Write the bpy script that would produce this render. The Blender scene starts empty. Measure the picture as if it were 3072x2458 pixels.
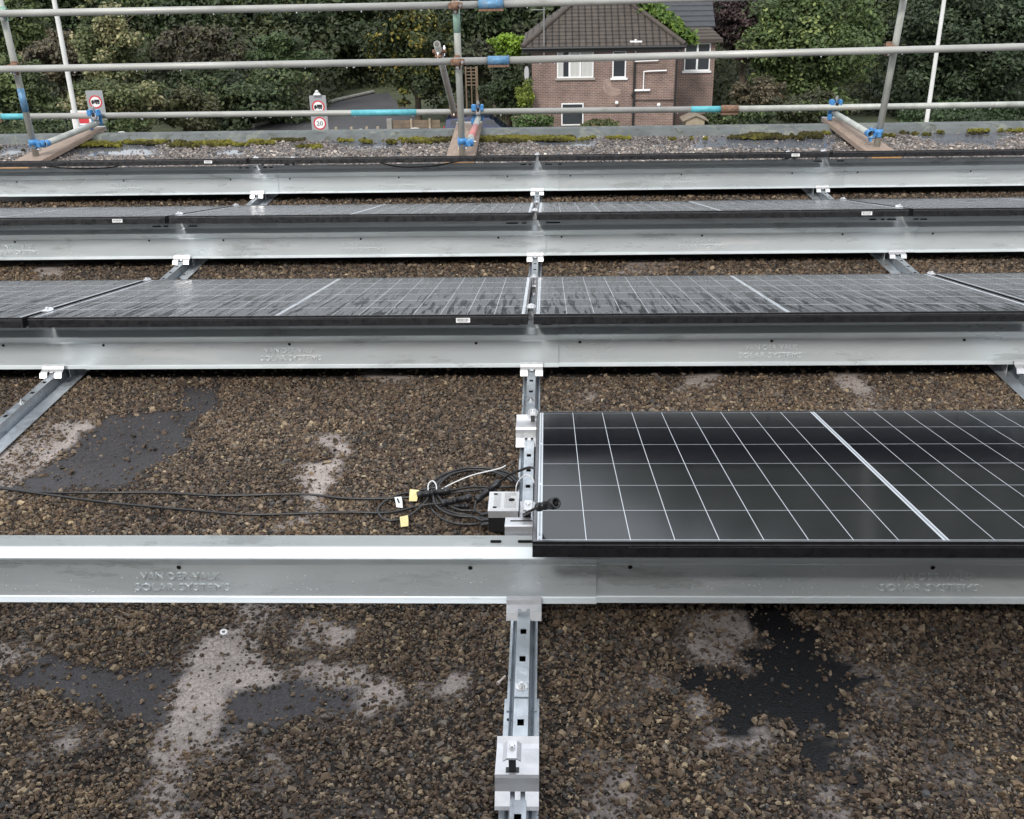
import bpy, bmesh, math, random
import numpy as np
from mathutils import Vector, Matrix
random.seed(7)
RNG = np.random.default_rng(11)
SC = bpy.context.scene
R = math.radians

# ------------------------------------------------------------------ camera, world, sun, exposure
PITCH, ROLL, YAW = 0.42388752, -0.01883015, -0.03707977
CAM = Vector((0.0535, -1.8433, 1.437))
F = Vector((math.sin(YAW) * math.cos(PITCH), math.cos(YAW) * math.cos(PITCH), -math.sin(PITCH)))
r0 = Vector((math.cos(YAW), -math.sin(YAW), 0)); u0 = r0.cross(F)
RT = r0 * math.cos(ROLL) + u0 * math.sin(ROLL)
UP = -r0 * math.sin(ROLL) + u0 * math.cos(ROLL)
cd = bpy.data.cameras.new('camera'); cam = bpy.data.objects.new('camera', cd)
SC.collection.objects.link(cam); SC.camera = cam
M = Matrix((RT, UP, -F)).transposed().to_4x4(); M.translation = CAM
cam.matrix_world = M
cd.sensor_width = 36.0; cd.sensor_fit = 'HORIZONTAL'; cd.lens = 3077.442 / 3072 * 36.0
cd.clip_start = 0.05; cd.clip_end = 600

SUN_EL, SUN_AZ = 41.0, 200.0        # azimuth clockwise from +Y
w = bpy.data.worlds.new('World'); SC.world = w; w.use_nodes = True
nt = w.node_tree; nt.nodes.clear()
out = nt.nodes.new('ShaderNodeOutputWorld'); bg = nt.nodes.new('ShaderNodeBackground')
sky = nt.nodes.new('ShaderNodeTexSky'); sky.sky_type = 'NISHITA'; sky.sun_disc = False
sky.sun_elevation = R(SUN_EL); sky.sun_rotation = R(SUN_AZ); sky.dust_density = 4.0; sky.air_density = 1.2
tc = nt.nodes.new('ShaderNodeTexCoord'); no = nt.nodes.new('ShaderNodeTexNoise')
no.inputs['Scale'].default_value = 2.2; no.inputs['Detail'].default_value = 5
rp = nt.nodes.new('ShaderNodeValToRGB')
rp.color_ramp.elements[0].position = 0.3; rp.color_ramp.elements[0].color = (7.2, 7.7, 8.3, 1)
rp.color_ramp.elements[1].position = 0.75; rp.color_ramp.elements[1].color = (11.5, 11.8, 12.2, 1)
mx = nt.nodes.new('ShaderNodeMix'); mx.data_type = 'RGBA'; mx.inputs[0].default_value = 0.88
nt.links.new(tc.outputs['Generated'], no.inputs['Vector']); nt.links.new(no.outputs['Fac'], rp.inputs['Fac'])
nt.links.new(sky.outputs[0], mx.inputs[6]); nt.links.new(rp.outputs[0], mx.inputs[7])
nt.links.new(mx.outputs[2], bg.inputs['Color']); bg.inputs['Strength'].default_value = 0.1
nt.links.new(bg.outputs[0], out.inputs['Surface'])
sl = bpy.data.lights.new('sun', 'SUN'); sl.energy = 1.5; sl.angle = R(10); sl.color = (1, 0.96, 0.9)
sun = bpy.data.objects.new('sun', sl); SC.collection.objects.link(sun)
sdir = Vector((math.sin(R(SUN_AZ)) * math.cos(R(SUN_EL)), math.cos(R(SUN_AZ)) * math.cos(R(SUN_EL)), math.sin(R(SUN_EL))))
sun.rotation_euler = sdir.to_track_quat('Z', 'Y').to_euler()
SC.view_settings.view_transform = 'Standard'; SC.view_settings.look = 'None'
SC.view_settings.gamma = 1; SC.view_settings.exposure = 0.74
SC.cycles.use_denoising = True

# ------------------------------------------------------------------ helpers
COL = SC.collection
def ray(u, v): return F + RT * ((u - 1536) / 3077.442) - UP * ((v - 1229) / 3077.442)
def aty(u, v, y): d = ray(u, v); return CAM + d * ((y - CAM.y) / d.y)
def tag(o, label=None, cat=None, group=None, kind=None):
    if label: o['label'] = label
    if cat: o['category'] = cat
    if group: o['group'] = group
    if kind: o['kind'] = kind
    return o
def empty(name, loc=(0, 0, 0), label=None, cat=None, group=None):
    o = bpy.data.objects.new(name, None); COL.objects.link(o); o.location = loc; o.empty_display_size = 0.1
    return tag(o, label, cat, group)
class MB:
    def __init__(s): s.v = []; s.f = []; s.m = []; s.uv = None; s.sm = []
    def add(s, vs, fs, mi=0, smooth=False):
        b = len(s.v); s.v += [tuple(p) for p in vs]
        for f in fs: s.f.append([b + i for i in f]); s.m.append(mi); s.sm.append(smooth)
        return s
    def box(s, c, d, mi=0, rot=None, taper=1.0):
        hx, hy, hz = d[0] / 2, d[1] / 2, d[2] / 2
        vs = [Vector((x * hx * (taper if z > 0 else 1), y * hy * (taper if z > 0 else 1), z * hz)) for z in (-1, 1) for y in (-1, 1) for x in (-1, 1)]
        if rot is not None: vs = [rot @ p for p in vs]
        vs = [p + Vector(c) for p in vs]
        return s.add(vs, [(0, 2, 3, 1), (4, 5, 7, 6), (0, 1, 5, 4), (2, 6, 7, 3), (0, 4, 6, 2), (1, 3, 7, 5)], mi)
    def bb(s, x0, x1, y0, y1, z0, z1, mi=0): return s.box(((x0 + x1) / 2, (y0 + y1) / 2, (z0 + z1) / 2), (x1 - x0, y1 - y0, z1 - z0), mi)
    def prismx(s, poly, x0, x1, mi=0):         # closed (y,z) polygon extruded along X
        n = len(poly)
        vs = [(x0, y, z) for y, z in poly] + [(x1, y, z) for y, z in poly]
        fs = [(i, (i + 1) % n, n + (i + 1) % n, n + i) for i in range(n)] + [tuple(range(n))[::-1], tuple(range(n, 2 * n))]
        return s.add(vs, fs, mi)
    def sheetx(s, line, x0, x1, t, mi=0):      # open (y,z) polyline thickened by t and extruded along X
        L = [Vector(p) for p in line]; off = []
        for i, p in enumerate(L):
            a = (L[i] - L[i - 1]).normalized() if i else (L[1] - L[0]).normalized()
            b = (L[i + 1] - L[i]).normalized() if i < len(L) - 1 else a
            n = Vector((-(a + b).y, (a + b).x)).normalized()
            off.append(p - n * (t / max(0.5, n.dot(Vector((-a.y, a.x))))))
        n = len(L)
        vs = [(x0, *p) for p in L] + [(x0, *p) for p in off] + [(x1, *p) for p in L] + [(x1, *p) for p in off]
        fs = []
        for i in range(n - 1):
            fs += [(i, i + 1, 2 * n + i + 1, 2 * n + i), (n + i, 3 * n + i, 3 * n + i + 1, n + i + 1),
                   (i, n + i, n + i + 1, i + 1), (2 * n + i, 2 * n + i + 1, 3 * n + i + 1, 3 * n + i)]
        fs += [(0, 2 * n, 3 * n, n), (n - 1, 2 * n - 1, 4 * n - 1, 3 * n - 1)]
        return s.add(vs, fs, mi)
    def tube(s, pts, r, n=10, mi=0, caps=True, open_ends=False, radii=None):
        P = [Vector(p) for p in pts]; m = len(P); rings = []
        t = (P[1] - P[0]).normalized(); a = t.orthogonal().normalized()
        for i, p in enumerate(P):
            if i == 0: tt = t
            elif i == m - 1: tt = (P[i] - P[i - 1]).normalized()
            else: tt = ((P[i + 1] - p).normalized() + (p - P[i - 1]).normalized()).normalized()
            a = (a - tt * a.dot(tt)).normalized(); b = tt.cross(a)
            rr = radii[i] if radii else r
            rings += [p + (a * math.cos(2 * math.pi * k / n) + b * math.sin(2 * math.pi * k / n)) * rr for k in range(n)]
        fs = [(i * n + k, i * n + (k + 1) % n, (i + 1) * n + (k + 1) % n, (i + 1) * n + k) for i in range(m - 1) for k in range(n)]
        s.add(rings, fs, mi, True)
        if caps and not open_ends:
            s.add(rings[:n], [tuple(range(n))[::-1]], mi); s.add(rings[-n:], [tuple(range(n))], mi)
        return s
    def cyl(s, a, b, r, n=16, mi=0): return s.tube([a, b], r, n, mi)
    def pipe(s, a, b, r, ri, n=18, mi=0):
        a = Vector(a); b = Vector(b); t = (b - a).normalized(); x = t.orthogonal().normalized(); y = t.cross(x)
        vs = []
        for p, q in ((a, r), (b, r), (b, ri), (a, ri)):
            vs += [p + (x * math.cos(2 * math.pi * k / n) + y * math.sin(2 * math.pi * k / n)) * q for k in range(n)]
        fs = [(j * n + k, j * n + (k + 1) % n, ((j + 1) % 4) * n + (k + 1) % n, ((j + 1) % 4) * n + k) for j in range(4) for k in range(n)]
        s.add(vs, fs, mi, False)
        for i in range(len(s.sm) - 4 * n, len(s.sm)): s.sm[i] = True
        return s
    def ball(s, c, r, mi=0, n=6, sq=(1, 1, 1)):
        c = Vector(c); vs = []; fs = []
        for i in range(n + 1):
            th = math.pi * i / n
            for k in range(2 * n):
                ph = math.pi * k / n
                vs.append(c + Vector((math.sin(th) * math.cos(ph) * r * sq[0], math.sin(th) * math.sin(ph) * r * sq[1], math.cos(th) * r * sq[2])))
        for i in range(n):
            for k in range(2 * n): fs.append((i * 2 * n + k, (i + 1) * 2 * n + k, (i + 1) * 2 * n + (k + 1) % (2 * n), i * 2 * n + (k + 1) % (2 * n)))
        return s.add(vs, fs, mi, True)
    def disc(s, c, r, nrm, n=24, mi=0, ri=0):
        c = Vector(c); nrm = Vector(nrm).normalized(); x = nrm.orthogonal().normalized(); y = nrm.cross(x)
        o = [c + (x * math.cos(2 * math.pi * k / n) + y * math.sin(2 * math.pi * k / n)) * r for k in range(n)]
        if ri:
            i_ = [c + (x * math.cos(2 * math.pi * k / n) + y * math.sin(2 * math.pi * k / n)) * ri for k in range(n)]
            return s.add(o + i_, [(k, (k + 1) % n, n + (k + 1) % n, n + k) for k in range(n)], mi)
        return s.add(o, [tuple(range(n))], mi)
    def build(s, name, mats, parent=None, loc=None, bevel=0):
        me = bpy.data.meshes.new(name); me.from_pydata(s.v, [], s.f)
        if not isinstance(mats, (list, tuple)): mats = [mats]
        for m in mats: me.materials.append(m)
        me.polygons.foreach_set('material_index', s.m); me.polygons.foreach_set('use_smooth', s.sm)
        bm = bmesh.new(); bm.from_mesh(me); bmesh.ops.recalc_face_normals(bm, faces=bm.faces)
        if bevel: 
            bmesh.ops.remove_doubles(bm, verts=bm.verts, dist=1e-5)
            bmesh.ops.bevel(bm, geom=[e for e in bm.edges if len(e.link_faces) == 2 and e.calc_face_angle(0) > 0.6], offset=bevel, segments=2, affect='EDGES', clamp_overlap=True)
        bm.to_mesh(me); bm.free()
        o = bpy.data.objects.new(name, me); COL.objects.link(o)
        if parent is not None: o.parent = parent
        if loc is not None: o.location = loc
        return o
def copy_tree(o, loc=None):
    c = o.copy(); COL.objects.link(c)
    if loc is not None: c.location = loc
    for ch in list(o.children):
        d = ch.copy(); COL.objects.link(d); d.parent = c
        for g in ch.children:
            e = g.copy(); COL.objects.link(e); e.parent = d
    return c
def smooth_path(pts, n=6):
    P = [Vector(p) for p in pts]; o = []
    for i in range(len(P) - 1):
        a = P[max(i - 1, 0)]; b = P[i]; c = P[i + 1]; d = P[min(i + 2, len(P) - 1)]
        for k in range(n):
            t = k / n
            o.append(0.5 * ((2 * b) + (c - a) * t + (2 * a - 5 * b + 4 * c - d) * t * t + (3 * b - a - 3 * c + d) * t ** 3))
    return o + [P[-1]]
def fnoise(x, y, seed=0, oct=4):
    tot = np.zeros_like(x, dtype=float); amp = 1.0; s = 0.0
    rg = np.random.default_rng(seed)
    tab = rg.random((256, 256))
    for o in range(oct):
        xi = np.floor(x).astype(int); yi = np.floor(y).astype(int); fx = x - xi; fy = y - yi
        fx = fx * fx * (3 - 2 * fx); fy = fy * fy * (3 - 2 * fy)
        a = tab[xi % 256, yi % 256]; b = tab[(xi + 1) % 256, yi % 256]; c = tab[xi % 256, (yi + 1) % 256]; d = tab[(xi + 1) % 256, (yi + 1) % 256]
        tot += amp * ((a * (1 - fx) + b * fx) * (1 - fy) + (c * (1 - fx) + d * fx) * fy); s += amp
        amp *= 0.55; x = x * 2.03 + 17.1; y = y * 2.03 + 5.7
    return tot / s
# ------------------------------------------------------------------ materials
def mat(name, col=(0.5, 0.5, 0.5), rough=0.6, metal=0.0, var=0.0, vscale=8.0, bump=0.0, bscale=40.0, spec=0.5, attr=None, stretch=None, rvar=0.0, dirt=None, coat=0.0, transl=0.0, orand=0.0, dirt2=None):
    m = bpy.data.materials.new(name); m.use_nodes = True; n = m.node_tree; b = n.nodes['Principled BSDF']
    b.inputs['Base Color'].default_value = (*col, 1); b.inputs['Roughness'].default_value = rough
    b.inputs['Metallic'].default_value = metal; b.inputs['Specular IOR Level'].default_value = spec
    b.inputs['Coat Weight'].default_value = coat; b.inputs['Coat Roughness'].default_value = 0.08
    src = None
    tcn = n.nodes.new('ShaderNodeTexCoord'); vec = tcn.outputs['Object']
    oi = n.nodes.new('ShaderNodeObjectInfo'); va = n.nodes.new('ShaderNodeVectorMath'); va.operation = 'ADD'
    n.links.new(vec, va.inputs[0]); n.links.new(oi.outputs['Location'], va.inputs[1]); vec = va.outputs[0]
    if stretch:
        mp = n.nodes.new('ShaderNodeMapping'); mp.inputs['Scale'].default_value = stretch; n.links.new(vec, mp.inputs[0]); vec = mp.outputs[0]
    if attr:
        at = n.nodes.new('ShaderNodeAttribute'); at.attribute_name = attr; src = at.outputs['Color']
    if var:
        nz = n.nodes.new('ShaderNodeTexNoise'); nz.inputs['Scale'].default_value = vscale; nz.inputs['Detail'].default_value = 6; nz.inputs['Roughness'].default_value = 0.65
        n.links.new(vec, nz.inputs['Vector'])
        mr = n.nodes.new('ShaderNodeMapRange'); mr.inputs[1].default_value = 0.3; mr.inputs[2].default_value = 0.7
        mr.inputs[3].default_value = 1 - var; mr.inputs[4].default_value = 1 + var; n.links.new(nz.outputs['Fac'], mr.inputs[0])
        vm = n.nodes.new('ShaderNodeVectorMath'); vm.operation = 'MULTIPLY'
        if src: n.links.new(src, vm.inputs[0])
        else: vm.inputs[0].default_value = col
        cb = n.nodes.new('ShaderNodeCombineXYZ')
        for k in range(3): n.links.new(mr.outputs[0], cb.inputs[k])
        n.links.new(cb.outputs[0], vm.inputs[1]); src = vm.outputs[0]
    if dirt:                                  # stains with their own shape: (colour, scale, threshold, amount)
        nd = n.nodes.new('ShaderNodeTexNoise'); nd.inputs['Scale'].default_value = dirt[1]; nd.inputs['Detail'].default_value = 8; nd.inputs['Roughness'].default_value = 0.7; nd.inputs['Distortion'].default_value = 0.8
        n.links.new(vec, nd.inputs['Vector'])
        r2 = n.nodes.new('ShaderNodeMapRange'); r2.inputs[1].default_value = dirt[2]; r2.inputs[2].default_value = dirt[2] + 0.07; r2.inputs[4].default_value = dirt[3]
        n.links.new(nd.outputs['Fac'], r2.inputs[0])
        mm = n.nodes.new('ShaderNodeMix'); mm.data_type = 'RGBA'; n.links.new(r2.outputs[0], mm.inputs[0])
        if src: n.links.new(src, mm.inputs[6])
        else: mm.inputs[6].default_value = (*col, 1)
        mm.inputs[7].default_value = (*dirt[0], 1); src = mm.outputs[2]
    if dirt2:
        nd = n.nodes.new('ShaderNodeTexNoise'); nd.inputs['Scale'].default_value = dirt2[1]; nd.inputs['Detail'].default_value = 7; nd.inputs['Roughness'].default_value = 0.75
        ov = n.nodes.new('ShaderNodeVectorMath'); ov.operation = 'ADD'; ov.inputs[1].default_value = (7.3, 2.1, 5.5); n.links.new(vec, ov.inputs[0]); n.links.new(ov.outputs[0], nd.inputs['Vector'])
        r2 = n.nodes.new('ShaderNodeMapRange'); r2.inputs[1].default_value = dirt2[2]; r2.inputs[2].default_value = dirt2[2] + 0.05; r2.inputs[4].default_value = dirt2[3]; n.links.new(nd.outputs['Fac'], r2.inputs[0])
        mm = n.nodes.new('ShaderNodeMix'); mm.data_type = 'RGBA'; n.links.new(r2.outputs[0], mm.inputs[0]); n.links.new(src, mm.inputs[6]); mm.inputs[7].default_value = (*dirt2[0], 1); src = mm.outputs[2]
    if orand:
        mo_ = n.nodes.new('ShaderNodeMapRange'); mo_.inputs[3].default_value = 1 - orand; mo_.inputs[4].default_value = 1 + orand; n.links.new(oi.outputs['Random'], mo_.inputs[0])
        so_ = n.nodes.new('ShaderNodeVectorMath'); so_.operation = 'SCALE'; n.links.new(src, so_.inputs[0]); n.links.new(mo_.outputs[0], so_.inputs['Scale']); src = so_.outputs[0]
    if src: n.links.new(src, b.inputs['Base Color'])
    if rvar:
        nr = n.nodes.new('ShaderNodeTexNoise'); nr.inputs['Scale'].default_value = vscale * 1.7; nr.inputs['Detail'].default_value = 5; n.links.new(vec, nr.inputs['Vector'])
        mr2 = n.nodes.new('ShaderNodeMapRange'); mr2.inputs[1].default_value = 0.3; mr2.inputs[2].default_value = 0.7
        mr2.inputs[3].default_value = max(0.02, rough - rvar); mr2.inputs[4].default_value = rough + rvar; n.links.new(nr.outputs['Fac'], mr2.inputs[0]); n.links.new(mr2.outputs[0], b.inputs['Roughness'])
    if bump:
        nb = n.nodes.new('ShaderNodeTexNoise'); nb.inputs['Scale'].default_value = bscale; nb.inputs['Detail'].default_value = 4; n.links.new(vec, nb.inputs['Vector'])
        bp = n.nodes.new('ShaderNodeBump'); bp.inputs['Strength'].default_value = bump; bp.inputs['Distance'].default_value = 0.01
        n.links.new(nb.outputs['Fac'], bp.inputs['Height']); n.links.new(bp.outputs[0], b.inputs['Normal'])
    if transl:
        tr = n.nodes.new('ShaderNodeBsdfTranslucent'); ms = n.nodes.new('ShaderNodeMixShader'); ms.inputs[0].default_value = transl
        if src: n.links.new(src, tr.inputs['Color'])
        n.links.new(b.outputs[0], ms.inputs[1]); n.links.new(tr.outputs[0], ms.inputs[2]); n.links.new(ms.outputs[0], n.nodes['Material Output'].inputs['Surface'])
    return m
MT = {}
MT['galv'] = mat('galvanised_sheet', (0.72, 0.775, 0.80), 0.34, 0.35, var=0.08, vscale=3.0, bump=0.05, bscale=9, stretch=(0.45, 1, 2.0), rvar=0.12, dirt=((0.90, 0.92, 0.93), 3.6, 0.55, 0.5), orand=0.10, dirt2=((0.38, 0.41, 0.40), 5.5, 0.57, 0.45))
MT['galv_rail'] = mat('galvanised_rail', (0.52, 0.56, 0.60), 0.36, 0.75, var=0.14, vscale=22, bump=0.08, bscale=60, rvar=0.12, dirt=((0.75, 0.77, 0.78), 30, 0.62, 0.5))
MT['alu'] = mat('mill_aluminium', (0.66, 0.66, 0.68), 0.36, 0.6, var=0.07, vscale=40, bump=0.05, bscale=90, rvar=0.08)
MT['frame'] = mat('black_anodised', (0.016, 0.016, 0.018), 0.34, 0.3, var=0.3, vscale=30, bump=0.10, bscale=120, rvar=0.14, dirt=((0.004, 0.004, 0.005), 24, 0.60, 0.9))
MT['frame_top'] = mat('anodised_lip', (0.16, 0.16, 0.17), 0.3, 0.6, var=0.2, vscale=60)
MT['white'] = mat('white_plastic', (0.78, 0.78, 0.78), 0.4)
MT['black'] = mat('black_plastic', (0.018, 0.018, 0.02), 0.38, bump=0.05, bscale=200)
MT['cable'] = mat('black_cable', (0.022, 0.021, 0.022), 0.33, var=0.3, vscale=50, dirt=((0.10, 0.09, 0.08), 60, 0.62, 0.6))
MT['yellow'] = mat('yellow_tape', (0.72, 0.62, 0.30), 0.6, var=0.1, vscale=60)
MT['steel'] = mat('bolt_steel', (0.68, 0.68, 0.68), 0.25, 0.95)
MT['tube'] = mat('weathered_scaffold_tube', (0.35, 0.35, 0.33), 0.55, 0.25, var=0.22, vscale=6, bump=0.1, bscale=40, stretch=(0.35, 1, 1), rvar=0.1, dirt=((0.20, 0.18, 0.15), 9, 0.60, 0.55))
MT['post'] = mat('weathered_scaffold_post', (0.42, 0.43, 0.395), 0.55, 0.25, var=0.2, vscale=9, bump=0.1, bscale=40, stretch=(1, 1, 0.5), dirt=((0.23, 0.21, 0.17), 11, 0.60, 0.5))
MT['teal'] = mat('teal_paint', (0.10, 0.40, 0.46), 0.5, 0.05, var=0.2, vscale=20, dirt=((0.30, 0.33, 0.32), 26, 0.62, 0.8))
MT['green'] = mat('green_paint', (0.26, 0.40, 0.33), 0.5, 0.05, var=0.2, vscale=14)
MT['blue'] = mat('blue_coupler_paint', (0.06, 0.23, 0.50), 0.5, 0.05, var=0.2, vscale=50)
MT['dblue'] = mat('worn_blue_sleeve', (0.10, 0.24, 0.40), 0.5, 0.2, var=0.35, vscale=30, dirt=((0.16, 0.20, 0.24), 30, 0.5, 0.6))
MT['rust'] = mat('rusty_iron', (0.20, 0.115, 0.075), 0.8, 0.1, var=0.45, vscale=60, bump=0.4, bscale=120, dirt=((0.32, 0.27, 0.23), 50, 0.58, 0.8))
MT['cream'] = mat('cream_coupler', (0.58, 0.50, 0.34), 0.6, 0, var=0.2, vscale=30)
MT['red'] = mat('red_paint', (0.46, 0.17, 0.16), 0.5, 0, var=0.15, vscale=20)
MT['board'] = mat('scaffold_board', (0.27, 0.20, 0.155), 0.75, 0, var=0.25, vscale=10, bump=0.2, bscale=30, stretch=(6, 0.6, 6))
MT['boardcut'] = mat('cut_timber', (0.50, 0.27, 0.11), 0.7, 0, var=0.2, vscale=30)
MT['leaf'] = mat('leaf', rough=0.55, attr='Col', spec=0.35, transl=0.18)
MT['bark'] = mat('bark', (0.09, 0.07, 0.05), 0.9, 0, var=0.3, vscale=8, bump=0.4, bscale=20)
MT['chip'] = mat('stone_chip', rough=0.55, attr='Col', spec=0.2, var=0.38, vscale=400)
MT['moss'] = mat('moss', rough=0.9, attr='Col', spec=0.1)
MT['drop'] = mat('water_drop', (0.9, 0.92, 0.95), 0.05, 0.0, spec=1.0)

# ------------------------------------------------------------------ roof surface
def pz(ox, oy, pts, s=2.1055):            # outlines of bare patches, laid on the roof plane
    o = []
    for x, y in pts:
        d = ray(ox + x / s, oy + y / s); p = CAM + d * (-CAM.z / d.z); o.append((p.x, p.y))
    return o
BL, BM_, BR = (0, 1750), (1024, 1750), (2048, 1750); ML, MM, MR = (0, 1100), (1024, 1100), (2048, 1100)
LIGHT = [pz(*BL, [(1500,100),(1780,100),(1720,260),(1690,430),(1740,520),(1750,640),(1500,690),(1460,760),(1440,900),(1400,1040),(1290,1100),(1190,1230),(1150,1330),(1130,1600),(850,1600),(930,1300),(975,1180),(1000,1060),(1040,870),(1090,780),(1100,620),(1190,530),(1230,400),(1400,340),(1480,260)]),
 pz(*BL, [(1850,240),(2000,190),(2156,230),(2250,300),(2156,350),(1900,400),(1830,330)]),
 pz(*BL, [(1950,490),(2156,560),(2330,600),(2400,690),(2156,690),(1900,640)]),
 pz(*BL, [(-150,380),(250,400),(200,470),(0,560),(-150,600)]),

 pz(*BM_, [(-100,620),(250,620),(450,690),(650,650),(780,620),(760,660),(560,730),(330,800),(250,850),(-100,880)]),

 pz(*BR, [(130,170),(430,200),(440,400),(450,570),(280,530),(60,540),(0,450),(0,300)]),
 pz(*BR, [(100,740),(180,800),(260,860),(450,940),(480,1000),(400,1080),(300,1040),(130,960)]),




 pz(*ML, [(180,400),(380,330),(620,330),(540,440),(400,560),(280,640),(120,760),(0,870),(-160,900),(-160,560),(60,470)]),
 pz(*ML, [(1950,640),(2090,610),(2120,700),(2050,900),(1900,1000),(1740,1040),(1870,940),(1950,850),(1900,760)]),
 pz(*ML, [(2000,450),(2200,430),(2230,520),(2120,560)]), pz(*MM, [(1540,170),(1600,180),(1595,220),(1540,215)]),
 pz(*MR, [(960,30),(1100,40),(1220,130),(1240,300),(1110,300),(1080,160),(940,70)]), pz(*MR, [(0,60),(200,60),(150,130),(0,140)]),
 pz(1024, 560, [(1800,470),(2030,470),(2060,540),(1760,540)]), pz(0, 560, [(250,500),(480,480),(380,560),(240,570)]),
 pz(*MM, [(150,40),(500,60),(560,110),(200,110)])]
FAINT = [pz(*BL, [(300,1000),(600,940),(650,970),(500,1040),(300,1050)]),pz(*BL, [(1650,1150),(2000,1080),(1900,1230),(1750,1280)]),pz(*BR, [(280,1200),(500,1200),(560,1300),(400,1380),(270,1280)]),pz(*BR, [(900,900),(1000,960),(1100,1060),(960,1130),(860,1040)]),pz(*BR, [(1720,1080),(2000,1020),(2050,1250),(1900,1400),(1740,1350)]),pz(*BL, [(1900,1330),(2150,1300),(2200,1420),(2000,1470)]),pz(*BM_, [(1560,1150),(1800,1200),(1780,1400),(1620,1420)]),pz(*BM_, [(1750,640),(2000,560),(2050,600),(1950,700),(1850,760),(1700,720)]),pz(*BR, [(1050,520),(1400,580),(1480,700),(1300,760),(1180,620)]),pz(*BR, [(800,1300),(1050,1350),(1000,1450),(850,1420)]),]
DARK = [pz(*BL, [(50,600),(280,480),(400,550),(600,560),(850,570),(1020,490),(1120,560),(1090,640),(1050,760),(960,850),(760,830),(620,740),(500,700),(330,640),(150,650)]),
 pz(*BL, [(1460,700),(1650,690),(1880,650),(2050,650),(2200,700),(2180,840),(2000,850),(1800,870),(1600,900),(1430,960),(1450,860)]),
 pz(*ML, [(640,330),(1000,300),(1320,265),(1200,340),(1150,420),(1180,500),(960,640),(880,720),(750,770),(280,780),(150,770),(280,640),(420,560),(560,400)]),
 pz(*ML, [(1170,150),(1350,130),(1300,270),(1150,260)])]
BLACK = [pz(*BR, [(440,160),(660,180),(740,280),(830,300),(850,420),(950,470),(1000,560),(1280,690),(1050,700),(980,760),(1040,900),(1060,980),(900,960),(870,1040),(970,1180),(850,1180),(740,1010),(560,890),(300,900),(200,780),(100,640),(80,560),(350,550),(480,560),(400,400),(430,340)])]
WET = [pz(0, 0, [(400,985),(700,890),(1000,880),(960,985)]), pz(0, 0, [(1380,975),(1580,905),(1520,985)]), pz(1024, 0, [(-40,890),(180,880),(430,915),(300,940),(0,930)]),
 pz(1024, 0, [(1190,860),(1600,850),(1590,925),(1240,925)]), pz(2048, 0, [(100,880),(720,835),(1000,890),(900,940),(80,940)]), pz(2048, 0, [(1420,825),(1900,815),(2060,860),(1950,915),(1580,905)]),
 pz(0, 0, [(0,930),(150,930),(120,985),(0,985)])]
def sdist(px, py, poly):                  # signed distance, positive inside
    n = len(poly); d2 = np.full(px.shape, 1e9); ins = np.zeros(px.shape, bool)
    for i in range(n):
        ax, ay = poly[i]; bx, by = poly[(i + 1) % n]; ex, ey = bx - ax, by - ay
        t = np.clip(((px - ax) * ex + (py - ay) * ey) / (ex * ex + ey * ey + 1e-12), 0, 1)
        d2 = np.minimum(d2, (px - ax - ex * t) ** 2 + (py - ay - ey * t) ** 2)
        c = ((ay > py) != (by > py)) & (px < (bx - ax) * (py - ay) / (by - ay + 1e-12) + ax); ins ^= c
    return np.where(ins, 1, -1) * np.sqrt(d2)
def mask(px, py, polys, amp, seed, soft=0.006, bias=0.0):
    warp = (fnoise(px * 14, py * 14, seed, 5) - 0.5) * amp * 2 + (fnoise(px * 45, py * 45, seed + 1, 3) - 0.5) * amp * 0.8
    m = np.zeros(px.shape)
    for pl in polys:
        a = np.array(pl); lo = a.min(0) - 0.15; hi = a.max(0) + 0.15
        s = (px > lo[0]) & (px < hi[0]) & (py > lo[1]) & (py < hi[1])
        if s.any():
            v = np.clip((sdist(px[s], py[s], pl) + warp[s] + bias) / soft * 0.5 + 0.5, 0, 1); m[s] = np.maximum(m[s], v)
    return m
def masks(px, py, soft=0.014):
    return np.maximum(mask(px, py, LIGHT, 0.06, 3, soft * 1.5, 0.008), 0.75 * mask(px, py, FAINT, 0.09, 13, soft * 3, 0.0)), mask(px, py, DARK, 0.045, 5, soft, 0.012), mask(px, py, BLACK, 0.095, 7, soft, 0.010), mask(px, py, WET, 0.10, 9, 0.05, 0.02)
ys = [-4.3, -2.2, -1.6]; y = -1.25
while y < 6.75: ys.append(y); y += 0.009 + 0.004 * max(0, y + 1)
xs = [-9, -7, -5.5] + list(np.arange(-4.9, 4.9, 0.0125)) + [5.5, 7, 9]
gx, gy = np.meshgrid(np.array(xs), np.array(ys)); ny, nx = gx.shape
fx_, fy_ = gx.ravel(), gy.ravel()
ml, md, mk, mw = masks(fx_, fy_)
base = np.stack([np.full(fx_.shape, c) for c in (0.018, 0.014, 0.0115)], 1) * (0.75 + 0.6 * fnoise(fx_ * 3, fy_ * 3, 2))[:, None]
far = np.clip((fy_ - 5.2) / 0.5, 0, 1)[:, None]
base = base * (1 - far) + np.array([0.125, 0.125, 0.132]) * far
lt = np.array([0.33, 0.285, 0.262]) * (0.8 + 0.4 * fnoise(fx_ * 9, fy_ * 9, 21))[:, None]
patchy = np.clip((fnoise(fx_ * 5, fy_ * 5, 33) - 0.35) * 3, 0.35, 1)
def lerp(a, b, t): return a * (1 - t[:, None]) + b * t[:, None]
col = lerp(base, lt, ml * patchy ** 0.3)
col = lerp(col, (np.array([0.044, 0.041, 0.044]) * (0.7 + 0.6 * fnoise(fx_ * 7, fy_ * 7, 25))[:, None]), md)
col = lerp(col, np.array([0.0075, 0.0075, 0.009]) * np.ones_like(col), mk)
col = lerp(col, np.array([0.10, 0.105, 0.125]) * np.ones_like(col), mw)
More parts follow.
